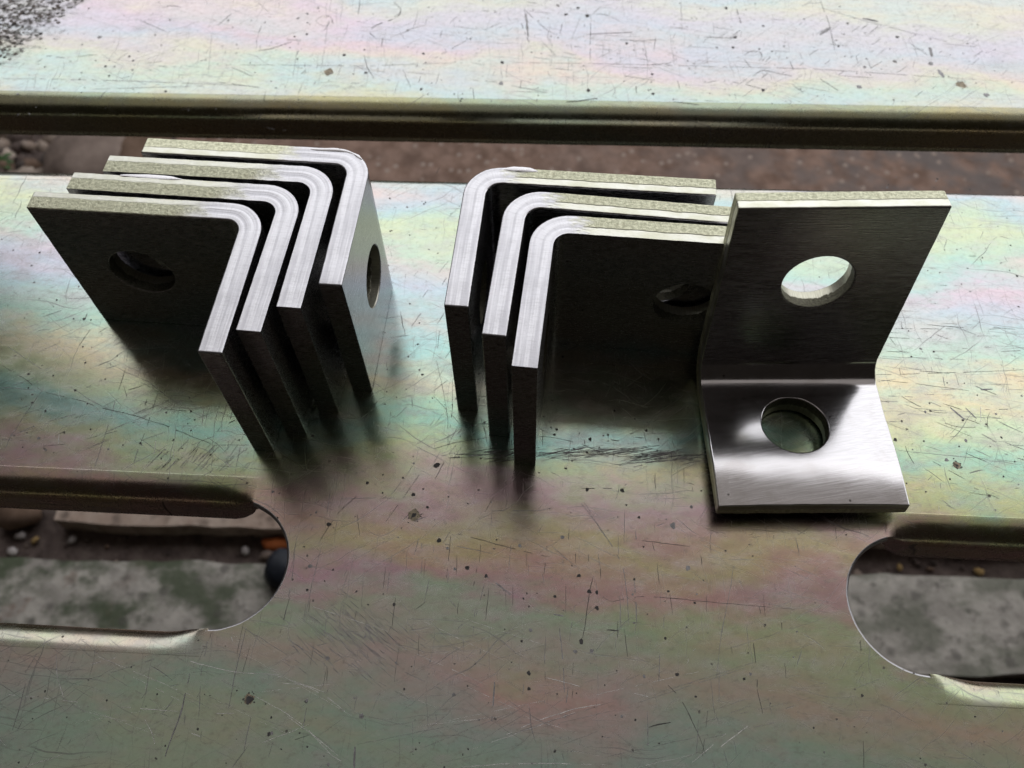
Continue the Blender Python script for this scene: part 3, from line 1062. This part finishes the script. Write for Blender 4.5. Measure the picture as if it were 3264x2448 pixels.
    (0, 0.23, [35.2,307.4,33.0,279.3]),
    (1, 0.18, [31.5,307.6,26.9,292.6]),
    (1, 0.23, [72.1,314.8,70.2,295.8]),
    (0, 0.13, [3.1,279.1,38.4,277.0,90.6,273.0,116.5,271.0,158.6,265.1,183.4,261.6]),
    (0, 0.27, [78.2,291.3,90.7,290.1]),
    (1, 0.52, [108.7,275.7,109.1,271.0]),
    (0, 0.22, [107.9,267.1,100.6,270.0,97.4,271.4,93.2,267.6]),
    (0, 0.82, [142.1,300.2,147.6,298.2]),
    (1, 1.41, [163.5,281.7,162.9,276.2]),
    (1, 1.55, [163.1,268.9,164.0,264.3]),
    (1, 1.44, [128.2,295.0,123.3,290.9]),
    (0, 0.21, [118.0,265.4,124.7,256.8]),
    (0, 0.17, [107.0,262.6,110.4,258.0]),
    (0, 0.37, [93.5,308.0,93.9,299.2]),
    (0, 0.51, [22.7,256.2,28.2,256.7,34.3,257.7]),
    (0, 0.26, [49.2,266.1,48.8,260.3]),
    (1, 0.17, [138.3,276.5,138.3,267.2]),
    (1, 0.18, [134.3,278.0,134.1,271.3]),
    (1, 0.18, [156.1,285.4,161.8,277.0]),
    (1, 0.17, [180.6,274.9,172.2,267.2]),
    (1, 0.26, [2.8,265.9,15.7,261.6]),
    (0, 0.22, [92.1,279.7,94.8,282.6,98.7,281.9,98.7,278.1,95.3,274.8]),
    (0, 0.22, [91.6,277.7,93.2,272.9]),
    (0, 0.17, [143.5,274.3,137.2,269.9]),
    (0, 0.18, [61.0,290.6,50.1,289.6]),
    (1, 0.26, [113.3,281.6,113.7,276.8]),
    (0, 0.19, [8.5,311.5,17.2,298.0,20.7,295.0]),
    (0, 0.18, [15.1,291.0,20.5,281.8]),
    (0, 0.28, [7.3,302.7,10.1,290.5]),
    (1, 0.93, [9.3,308.5,9.8,294.0]),
    (0, 0.19, [39.2,311.7,36.1,307.4]),
    (0, 0.18, [53.9,282.5,55.3,279.1]),
    (0, 0.17, [84.2,265.4,96.3,260.4]),
    (0, 0.18, [45.7,280.1,40.3,279.7]),
    (0, 0.05, [-22.5,143.7,-19.9,131.3,-18.6,122.5,-18.8,114.4]),
    (0, 0.07, [-23.2,131.4,-17.2,124.3,-15.2,121.6]),
    (0, 0.10, [-9.5,124.5,-8.0,118.8,-7.1,113.0]),
    (0, 0.05, [-17.7,139.1,-17.4,127.4,-18.6,114.8]),
    (0, 0.05, [-22.8,113.8,-16.4,115.8,-7.4,117.0]),
    (0, 0.06, [7.1,117.1,12.0,116.4,18.3,114.6,23.8,111.8,30.0,109.8]),
    (0, 0.05, [8.5,119.1,8.1,114.0]),
    (0, 0.07, [-22.3,146.9,-21.8,154.9]),
    (0, 0.29, [27.6,115.3,29.7,115.0]),
    (0, 0.08, [-23.3,132.9,-19.0,136.7]),
    (2, 0.10, [-125.0,49.6,-116.8,48.7,-107.0,47.4]),
    (2, 0.09, [-96.1,46.0,-89.2,45.3,-82.5,44.6]),
    (2, 0.08, [-108.3,55.7,-100.2,57.8]),
    (1, 0.12, [-77.9,61.3,-78.3,54.0,-77.1,43.4]),
    (1, 0.16, [-68.6,64.6,-69.8,53.8,-70.2,45.0]),
    (1, 0.35, [-81.0,53.4,-81.5,44.2,-83.2,36.9,-83.7,32.2]),
    (1, 0.15, [-121.0,52.1,-120.9,47.0,-121.2,41.3]),
    (1, 0.15, [-64.5,43.1,-65.2,35.1]),
    (2, 0.08, [-89.9,43.0,-87.9,40.5,-86.4,37.3]),
    (2, 0.09, [-80.8,40.1,-78.1,39.7,-74.9,38.3]),
    (2, 0.06, [-64.4,47.8,-57.5,44.4,-51.1,40.3,-47.0,36.4,-44.2,33.6,-41.1,32.2]),
    (2, 0.06, [-60.5,52.8,-52.1,49.9,-46.5,47.0,-42.0,43.6]),
    (2, 0.06, [-89.2,58.9,-78.1,55.5,-70.1,53.5,-58.9,52.6]),
    (0, 0.19, [-98.8,42.9,-97.2,42.1]),
    (1, 0.11, [-58.5,37.4,-59.2,33.9]),
    (0, 0.08, [-58.4,72.4,-59.2,68.3,-59.9,62.8]),
    (2, 0.08, [-113.6,53.4,-111.4,49.7,-110.1,47.4]),
    (0, 0.06, [-50.2,38.5,-55.6,36.9]),
    (2, 0.08, [-72.2,62.3,-71.5,60.9]),
    (2, 0.05, [-115.3,59.1,-113.1,51.9]),
    (2, 0.05, [-91.2,51.4,-91.0,48.4]),
    (1, 0.12, [-54.2,70.2,-54.3,65.4]),
    (0, 0.08, [-87.6,60.7,-77.7,59.9]),
    (2, 0.06, [-74.4,44.4,-73.2,43.8,-68.7,43.9]),
]
SPOTS = [
    (3,-27.4,93.9,1.70), (0,-27.4,93.9,0.85), (0,-20.4,86.6,0.83), (0,-23.8,96.1,0.46), (0,-13.0,78.7,0.69), (0,15.6,58.9,0.84), (1,13.9,56.4,0.66), 
    (1,18.0,56.5,0.60), (1,3.1,62.0,0.60), (0,2.2,47.8,0.53), (0,18.5,71.6,0.68), (1,42.0,89.0,1.03), (1,44.6,77.1,0.81), (0,16.0,75.8,0.56), 
    (1,1.0,84.4,0.64), (0,-40.7,103.8,0.60), (1,12.3,86.5,0.64), (0,2.3,51.5,0.65), (1,-38.0,42.5,0.69), (0,-51.6,46.2,0.47), (0,20.1,67.2,0.55), 
    (1,24.1,40.9,0.40), (0,29.4,99.6,0.72), (0,-8.0,76.4,0.56), (0,20.4,71.3,0.62), (0,30.3,74.5,0.44), (0,42.3,45.0,0.35), (0,-30.9,105.1,0.33), 
    (0,7.8,33.5,0.34), (1,-18.2,84.2,0.57), (1,-16.0,46.9,0.53), (1,-54.1,80.2,0.57), (0,9.6,70.5,0.43), (0,1.5,70.2,0.37), (0,38.7,71.1,0.37), 
    (0,-137.1,141.8,0.31), (0,-121.2,140.1,0.35), (0,-144.7,142.5,0.42), (0,-119.4,148.3,0.35), (0,-121.6,123.1,0.37), (1,-138.3,124.4,0.30), 
    (0,-92.0,125.3,0.30), (0,-78.1,118.3,0.29), (0,-132.8,162.6,0.56), (0,-129.2,136.4,0.46), (0,-150.6,149.3,0.31), (0,-106.2,118.1,0.44), 
    (0,-85.6,113.8,0.33), (1,-132.8,116.6,0.40), (0,107.6,113.1,0.67), (0,115.5,112.4,0.33), (1,127.2,112.2,0.55), (3,122.5,104.6,0.95), 
    (0,122.5,104.6,0.47), (0,119.4,100.5,0.36), (0,111.8,96.9,0.32), (0,107.2,99.6,0.29), (0,126.5,142.3,0.35), (0,121.0,150.1,0.28), 
    (0,134.9,126.9,0.23), (1,138.3,120.5,0.34), (1,120.2,106.3,0.55), (0,-61.7,286.0,0.81), (0,-77.4,299.2,0.64), (3,-66.7,276.4,1.95), 
    (0,-0.6,279.2,0.97), (0,-127.2,267.6,0.61), (0,-82.1,309.2,0.56), (1,-159.5,300.7,0.92), (0,-52.5,275.2,0.71), (0,-30.9,285.6,0.63), 
    (1,-37.7,299.9,0.73), (1,-1.2,267.3,1.04), (0,-31.1,265.3,0.78), (0,-74.4,315.6,0.56), (0,-109.9,309.2,0.56), (0,-143.1,285.8,0.63), 
    (0,25.2,307.5,0.83), (0,33.7,306.3,1.11), (0,30.3,311.3,0.84), (0,47.8,288.6,0.81), (0,88.5,284.6,0.71), (0,152.8,288.3,0.80), 
    (0,89.5,308.9,0.92), (0,55.0,259.4,0.77), (0,128.9,283.7,0.62), (1,176.8,254.2,1.26), (3,169.2,260.2,1.87), (0,102.3,297.1,0.63), 
    (1,136.2,271.3,0.78), (0,31.2,262.3,1.03), (0,90.3,290.8,0.90), (0,95.8,259.8,0.85), (1,161.4,272.3,1.21), (1,131.5,260.4,1.02), 
    (0,-21.4,108.8,1.02), (0,12.4,119.1,0.45), (0,11.7,117.5,0.45), (0,21.7,115.7,0.64), (0,24.1,111.6,0.29), (0,16.2,109.0,0.32), 
    (0,10.8,119.8,0.29), (0,18.8,117.7,0.23), (0,14.3,106.7,0.38), (0,-19.7,128.2,0.17), (3,-65.5,47.0,1.36), (0,-65.5,46.8,1.14), 
    (1,-51.5,46.4,0.49), (1,-47.4,56.3,0.58), (1,-59.1,39.2,0.45), (0,-95.8,55.4,0.23), (0,-115.7,50.1,0.34), (0,-100.1,47.6,0.30), 
    (0,-50.3,35.9,0.33), (1,-45.0,32.0,0.47), (0,-117.7,34.1,0.29), (0,-83.9,36.9,0.26), 
]



def in_slot(x, y):
    for P, sl in ((PL, SL), (PR, SR)):
        q = Vector((x, y)) - P['c']
        if abs(q.dot(P['w'])) < HALF + .5 and (q.dot(P['u']) > 0 or q.length < sl['r'] + .4):
            return True
    return False


def build_wear(which, parent):
    verts, faces, idx = [], [], []
    rg = random.Random(3 if which else 4)
    def ribbon(kind, w, pts, z):
        P = [Vector(p_) for p_ in pts]
        dense = [P[0]]
        for a, b in zip(P, P[1:]):
            k = max(2, int((b - a).length / 1.1))
            dense += [a.lerp(b, i / k) for i in range(1, k + 1)]
        for _ in range(2):       # soften the corners
            dense = [dense[0]] + [(dense[i - 1] + dense[i] * 2 + dense[i + 1]) / 4 for i in range(1, len(dense) - 1)] + [dense[-1]]
        n = len(dense)
        ph = rg.uniform(0, 50)
        run = []
        for i, q in enumerate(dense):
            t = i / (n - 1)
            d = (dense[min(n - 1, i + 1)] - dense[max(0, i - 1)])
            if d.length < 1e-9:
                continue
            sd = Vector((-d.y, d.x)).normalized()
            hw = 0.5 * w * (0.35 + 0.65 * math.sin(math.pi * min(1, max(0, t * .94 + .03))) ** 0.5)
            hw *= 0.55 + 0.75 * abs(noise.noise(Vector((i * .8 + ph, ph, 0)))) + 0.35 * rg.random()
            q = q + sd * (0.16 * noise.noise(Vector((i * .35 + ph, 1, 0))))
            skip = (w < .5 and noise.noise(Vector((i * .55 + ph, 7, 0))) > 0.34) or (not which and in_slot(q.x, q.y))
            if skip:
                run = []
                continue
            i0 = len(verts)
            verts.extend([(q.x + sd.x * hw, q.y + sd.y * hw, z), (q.x - sd.x * hw, q.y - sd.y * hw, z)])
            if run:
                faces.append((run[0], run[1], i0 + 1, i0)); idx.append(kind)
            run = (i0, i0 + 1)
    def blob(kind, x, y, r, z):
        n = 14
        i0 = len(verts)
        ph = rg.uniform(0, 90)
        ax = rg.uniform(.75, 1.15)
        for k in range(n):
            th = 2 * math.pi * k / n
            rr = r * (1 + 0.55 * noise.noise(Vector((math.cos(th) * 1.4 + ph, math.sin(th) * 1.4, ph))))
            verts.append((x + rr * ax * math.cos(th), y + rr * math.sin(th), z))
        faces.append(tuple(range(i0, i0 + n))); idx.append(kind)
    far_side = lambda y: (y > 236) == which
    for kind, w, f in STROKES:
        pts = list(zip(f[::2], f[1::2]))
        if far_side(pts[0][1]):
            ribbon(kind, max(w, .13), pts, .03 + rg.uniform(0, .015))
    for kind, x, y, r in SPOTS:
        if far_side(y):
            blob(kind, x, y, r * (.95 if kind == 3 else .82), .024 if kind == 3 else .055 + rg.uniform(0, .01))
            if kind == 3:
                for k in range(26):
                    a = rg.uniform(0, 6.28); q = r * rg.uniform(.5, 1.5)
                    blob(0, x + q * math.cos(a), y + q * math.sin(a), rg.uniform(.06, .2), .05 + rg.uniform(0, .01))
    def hatch(n, cx, cy, sx, sy, ang, ln, w, kinds):
        for _ in range(n):
            x, y = cx + rg.gauss(0, sx), cy + rg.gauss(0, sy)
            a = R(ang + rg.gauss(0, 5)); l = ln * rg.uniform(.5, 1.5)
            d = Vector((math.cos(a), math.sin(a))) * l / 2
            ribbon(rg.choice(kinds), w * rg.uniform(.5, 1.4), [(x - d.x, y - d.y), (x, y), (x + d.x, y + d.y)], .03 + rg.uniform(0, .015))
    if which:
        hatch(60, -30, 285, 60, 16, 85, 5, .16, (0, 1, 1))
        hatch(60, 60, 290, 70, 18, -12, 9, .16, (0, 1, 1))
        hatch(70, 120, 280, 40, 14, 40, 5, .16, (0, 1, 1))
        for _ in range(420):
            blob(rg.choice((0, 0, 1)), rg.uniform(-190, 190), rg.uniform(256, 325), abs(rg.gauss(0, .16)) + .06, .05 + rg.uniform(0, .01))
    else:
        hatch(90, 22.0, 111.5, 10, .9, 6, 8, .13, (1, 1, 1, 0))          # rubbed lines in front of the middle stack
        hatch(80, 42.0, 109.5, 7, 1.0, 7, 8, .13, (1, 1, 1, 0))
        hatch(50, -4.0, 112, 7, 1.1, 5, 7, .13, (1, 1, 0))
        hatch(220, -40.0, 62.0, 7, 4.5, -40, 5, .10, (1,))          # grey scuff
        hatch(70, -88.0, 112.0, 9, 3.0, 55, 4, .13, (0, 1, 1, 1))
        hatch(70, 10.0, 75.0, 45, 14, 88, 4, .13, (0, 0, 1))
        hatch(60, -10.0, 62.0, 60, 14, 84, 7, .12, (1, 1, 0))
        hatch(36, 20.0, 45.0, 60, 10, 12, 22, .07, (2, 1, 1))
        hatch(30, -60.0, 48.0, 40, 10, -25, 22, .07, (2, 1, 1))
        hatch(60, 135.0, 130.0, 25, 22, -6, 8, .12, (0, 1, 1))
        hatch(40, 125.0, 120.0, 30, 20, -30, 7, .13, (0, 1))
        hatch(50, -110.0, 135.0, 22, 16, 25, 6, .13, (0, 1, 1))
        hatch(40, -20.0, 150.0, 10, 30, 60, 6, .13, (0, 1, 1))
        for _ in range(900):
            x, y = rg.uniform(-180, 190), rg.uniform(22, 216)
            if not in_slot(x, y):
                blob(rg.choice((0, 0, 1)), x, y, abs(rg.gauss(0, .17)) + .06, .05 + rg.uniform(0, .01))
    o = link_mesh('scratch_marks', verts, faces, WEAR, None, smooth=False, idx=idx)
    o['kind'] = 'stuff'
    child(o, parent)


build_wear(False, near)
build_wear(True, far)

# a dark crust of dirt flaking off the far plank's left corner
def crust():
    rg = random.Random(8)
    verts, faces, idx = [], [], []
    n_ok = 0
    while n_ok < 1100:
        x, y = rg.uniform(-240, -172), rg.uniform(268, 345)
        # distance inside the slanting border
        bx = -171 - (325 - y) * .35 - max(0, 300 - y) * .5
        ins = (bx - x) + 7 * noise.noise(Vector((x * .09, y * .09, 0))) + 4 * noise.noise(Vector((x * .3, y * .3, 4)))
        if y < 277 + 5 * noise.noise(Vector((x * .1, 0, 0))) or ins < rg.uniform(0, 9) or noise.noise(Vector((x * .16, y * .16, 9))) > 0.36:
            continue
        n_ok += 1
        r = rg.uniform(.25, .9)
        h = rg.uniform(.05, .28)
        k = 6
        i0 = len(verts)
        for j in range(k):
            a = 2 * math.pi * j / k + rg.uniform(-.3, .3)
            verts.append((x + r * 1.15 * math.cos(a), y + r * math.sin(a), 0.01))
        for j in range(k):
            a = 2 * math.pi * j / k + rg.uniform(-.3, .3)
            verts.append((x + r * .7 * math.cos(a), y + r * .6 * math.sin(a), h * rg.uniform(.6, 1)))
        for j in range(k):
            faces.append((i0 + j, i0 + (j + 1) % k, i0 + k + (j + 1) % k, i0 + k + j))
        faces.append(tuple(i0 + k + j for j in range(k)))
        idx += [rg.choice((0, 1, 1, 2, 2))] * (k + 1)
    mats = [wear('crust_black', (.05, .043, .04), 0, .8), wear('crust_brown', (.13, .105, .09), 0, .8), wear('crust_grey', (.30, .30, .28), 0, .7)]
    o = link_mesh('dirt_crust', verts, faces, mats, None, smooth=False, idx=idx)
    o['kind'] = 'stuff'
    child(o, far)


crust()

# ------------------------------------------------------------------ the ground under the bench
GZ = -400.0
def block(name, outline, z0, z1, mat, seed=0, rough=1.2, step=9.0):
    """slab with a slightly broken outline"""
    out = []
    for a, b in zip(outline, outline[1:] + outline[:1]):
        a, b = Vector(a), Vector(b)
        L = (b - a).length
        k = max(1, int(min(L, 2400) / step)) if L < 2400 else 1
        for i in range(k):
            q = a.lerp(b, i / k)
            if 0 < i:
                q += Vector((noise.noise(Vector((q.x * .04, q.y * .04, seed))), noise.noise(Vector((q.x * .04, q.y * .04, seed + 5))))) * rough * 2
            out.append(q)
    n = len(out)
    verts = [(q.x, q.y, z1) for q in out] + [(q.x, q.y, z0) for q in out]
    faces = [tuple(range(n))] + [(i + n, (i + 1) % n + n, (i + 1) % n, i) for i in range(n)]
    a = sum((out[i].x * out[(i + 1) % n].y - out[(i + 1) % n].x * out[i].y) for i in range(n))
    if a < 0:
        faces = [f[::-1] for f in faces]
    o = link_mesh(name, verts, faces, mat, None, smooth=False)
    o['kind'] = 'structure'
    return o


SOIL = speckled('damp_soil', [(0, (.05, .036, .032)), (.5, (.105, .078, .070)), (1, (.16, .125, .11))], .09, 3, bumpmm=3.0)
SAND = NT('brown_sand')
_p = SAND.mm()
_x = SAND.sep(_p)[0]
_n = SAND.noise(SAND.mapping(_p, scale=(.05, .05, .05)), 1.0, 5.0, .65)
_n2 = SAND.noise(SAND.mapping(_p, scale=(.02, .024, .02), loc=(4, 0, 0)), 1.0, 4.0, .6)
_b = SAND.mix(SAND.rng(_n, .3, .7), (.17, .108, .082), (.33, .225, .18))
_b = SAND.mix(SAND.math('MULTIPLY', SAND.rng(_n2, .40, .60), SAND.rng(_x, -60., 420., .1, .85)), _b, (.17, .15, .145))
_g = SAND.voro(SAND.mapping(_p, scale=(.11, .11, .11)), 1.0)
_b = SAND.mix(SAND.math('MULTIPLY', SAND.rng(_g.outputs['Distance'], .22, .34, 1, 0), SAND.math('GREATER_THAN', SAND.sep(_g.outputs['Color'])[0], .72)), _b, (.36, .29, .25))
M_SAND = SAND.out(base=_b, metal=0.0, rough=.95, normal=SAND.bump(_n, 2.5, .8), spec=.2)
M_CONC = concrete('mossy_concrete', (.34, .315, .285), (.52, .485, .44), .95, 2.0)
M_KERB = concrete('tan_concrete', (.36, .27, .22), (.46, .37, .31), 0.0, 7.0)

big = 6000.0
g = link_mesh('ground', [(-big, -big, GZ - 14), (big, -big, GZ - 14), (big, big, GZ - 14), (-big, big, GZ - 14)], [(0, 1, 2, 3)], SOIL, None, smooth=False)
g['kind'] = 'structure'
block('concrete_floor', [(-900, 264), (-390, 240), (250, 210), (900, 178), (900, 130), (-900, 150)], GZ - 80, GZ, M_CONC, 1, 1.6)  # cut short out of view so dark soil darkens the far fold's reflection
block('concrete_kerb', [(-352, 268), (-300, 262), (260, 236), (900, 204), (900, 470), (-352, 500)], GZ - 80, GZ + 4, M_KERB, 2, 1.3)
block('sandy_ground', [(-338, 500), (900, 470), (3000, 470), (3000, 3000), (-330, 3000)], GZ - 60, GZ - 3, M_SAND, 3, 2.0)


def lump(name, c, r, mat, seed, squash=(1, 1, .6), sub=2, amp=.3, rot=0.0):
    bm = bmesh.new()
    bmesh.ops.create_icosphere(bm, subdivisions=sub, radius=1.0)
    for v in bm.verts:
        n = v.co.copy()
        k = 1 + amp * noise.noise(n * 1.3 + Vector((seed, 0, 0))) + amp * .4 * noise.noise(n * 3 + Vector((0, seed, 0)))
        v.co = Vector((n.x * squash[0], n.y * squash[1], n.z * squash[2])) * k * r * S
    bmesh.ops.rotate(bm, verts=bm.verts, cent=(0, 0, 0), matrix=Matrix.Rotation(rot, 3, 'Z'))
    for f in bm.faces:
        f.smooth = True
    me = bpy.data.meshes.new(name)
    bm.to_mesh(me)
    bm.free()
    me.materials.append(mat)
    o = bpy.data.objects.new(name, me)
    o.location = Vector(c) * S
    col.objects.link(o)
    return o


M_ROCK = speckled('pinkish_rock', [(0, (.13, .10, .085)), (.5, (.22, .17, .145)), (1, (.32, .255, .22))], .03, 5)
M_ROCK2 = speckled('brown_rock', [(0, (.10, .065, .045)), (.5, (.16, .105, .075)), (1, (.22, .15, .115))], .04, 8)
M_PEB = speckled('pebble_grey_tan', [(0, (.13, .10, .085)), (.5, (.24, .185, .15)), (1, (.42, .35, .30))], .05, 2)
o = lump('rock', (-418, 668, GZ + 4), 52, M_ROCK, 2, (.78, 1.15, .45), 3, .22, R(-20))
tag(o, 'large pinkish-grey rock seen in the gap beside the gravel', 'rock')
o = lump('rock', (-372, 668, GZ - 2), 30, M_ROCK2, 6, (.95, 1.35, .5), 3, .25, R(-15))
tag(o, 'brown rock right of the pinkish-grey rock in the gap', 'rock')
o = lump('rock', (-386, 279, GZ - 4), 17, M_ROCK2, 9, (1.1, .8, .6), 2, .3)
tag(o, 'small brown rock at the left end of the gutter below the left slot', 'rock')
M_CHIP = speckled('orange_brick', [(0, (.38, .10, .03)), (1, (.55, .17, .055))], .08, 2)
o = lump('brick_chip', (-184, 249.5, GZ - 9), 8.5, M_CHIP, 3, (1.3, .62, .5), 2, .25)
tag(o, 'orange brick chip lying in the gutter below the left slot', 'brick chip')
M_DARK = speckled('dark_rubber', [(0, (.010, .012, .018)), (1, (.022, .026, .036))], .1, 2, rough=.55)
o = lump('dark_knob', (-173, 224, GZ + 5), 13, M_DARK, 5, (.95, 1.2, .9), 3, .10)
tag(o, 'dark blue-black rounded lump on the concrete at the rim of the left slot', 'lump')


def pebbles(name, n, area_, rmin, rmax, mats, seed, z):
    rg = random.Random(seed)
    verts, faces, idx = [], [], []
    bm = bmesh.new()
    bmesh.ops.create_icosphere(bm, subdivisions=1, radius=1.0)
    bv = [v.co.copy() for v in bm.verts]
    bf = [tuple(v.index for v in f.verts) for f in bm.faces]
    bm.free()
    for k in range(n):
        x, y = rg.uniform(area_[0], area_[1]), rg.uniform(area_[2], area_[3])
        r = rmin + (rmax - rmin) * rg.random() ** 1.8
        rot = Matrix.Rotation(rg.uniform(0, 6.3), 3, 'Z') @ Matrix.Rotation(rg.uniform(-.5, .5), 3, 'X')
        sq = Vector((rg.uniform(.8, 1.5), rg.uniform(.6, 1), rg.uniform(.4, .8)))
        i0 = len(verts)
        for v in bv:
            q = Vector((v.x * sq.x, v.y * sq.y, v.z * sq.z)) * r * (1 + .3 * noise.noise(v * 1.5 + Vector((k, 0, 0))))
            q = rot @ q
            verts.append((q.x + x, q.y + y, q.z + z + r * .25))
        faces += [tuple(i + i0 for i in f) for f in bf]
        idx += [rg.randrange(len(mats))] * len(bf)
    o = link_mesh(name, verts, faces, mats, None, smooth=True, idx=idx)
    o['kind'] = 'stuff'
    return o


gravel = [M_PEB, speckled('pebble_pale', [(0, (.30, .24, .20)), (1, (.50, .42, .36))], .05, 12), M_ROCK2,
          speckled('pebble_dark', [(0, (.05, .04, .036)), (1, (.11, .09, .08))], .05, 15), SOIL]
pebbles('gravel', 420, (-600, -448, 590, 780), 3.5, 14, gravel, 4, GZ - 14)
M_PALE = speckled('pale_chip', [(0, (.30, .27, .27)), (1, (.52, .48, .46))], .1, 4)
M_YEL = speckled('yellow_chip', [(0, (.26, .17, .07)), (1, (.42, .29, .13))], .1, 4)
rg = random.Random(2)
verts_c = []
pebbles('gutter_grit', 130, (-400, 400, 208, 270), 1.0, 3.6, [SOIL, SOIL, M_ROCK2, M_PEB, gravel[3], SOIL], 14, GZ - 13)
for i, (x, y, r, mt, lab) in enumerate([
        (-383, 262, 4.2, M_PALE, 'pale stone chip nearest the left end of the gutter'),
        (-342, 258, 3.8, M_PALE, 'small pale stone chip in the gutter, right of the leftmost chips'),
        (-386, 249, 4.6, M_PALE, 'pale stone chip low in the gutter below the left slot'),
        (-371, 258, 3.4, M_YEL, 'small yellow chip in the gutter below the left slot'),
        (-207, 245, 4.4, M_PALE, 'pale stone chip in the gutter just left of the orange brick chip'),
        (-190, 241, 5.0, M_ROCK, 'pinkish stone chip in the gutter just below the orange brick chip'),
        (286, 219, 3.0, M_YEL, 'yellow chip in the gutter nearest the rim of the right slot'),
        (344, 214, 4.0, M_YEL, 'largest yellow chip in the gutter below the right slot'),
        (253, 213, 5.0, M_PEB, 'tan stone chip in the gutter at the left rim of the right slot')]):
    o = lump('stone_chip', (x, y, GZ - 11), r, mt, i * 3.1, (1.1, .8, .6), 1, .35, i * 1.3)
    tag(o, lab, 'stone chip')

# a small weed at the left end of the gap
weed = tag(empty('weed', (-512, 662, GZ - 12)), 'small green weed growing in the gravel at the left end of the gap', 'weed')
M_LEAF = speckled('weed_leaf', [(0, (.035, .085, .025)), (1, (.075, .15, .05))], .1, 3, rough=.6)
for k in range(9):
    a = k * 2.4
    ln = 15 + 5 * math.sin(k * 3)
    vs, fs = [], []
    for i in range(7):
        t = i / 6
        hw = 3.4 * math.sin(math.pi * min(1, t * .9 + .08)) + .15
        cx_, cz = ln * t, 5 + 12 * t - 9 * t * t
        for o_ in (-hw, 0, hw):
            x, y = cx_, o_
            vs.append((x * math.cos(a) - y * math.sin(a), x * math.sin(a) + y * math.cos(a), cz + abs(o_) * .25))
    for i in range(6):
        for j in range(2):
            q = i * 3 + j
            fs.append((q, q + 1, q + 4, q + 3))
    lf = link_mesh('leaf', vs, fs, M_LEAF, weed)
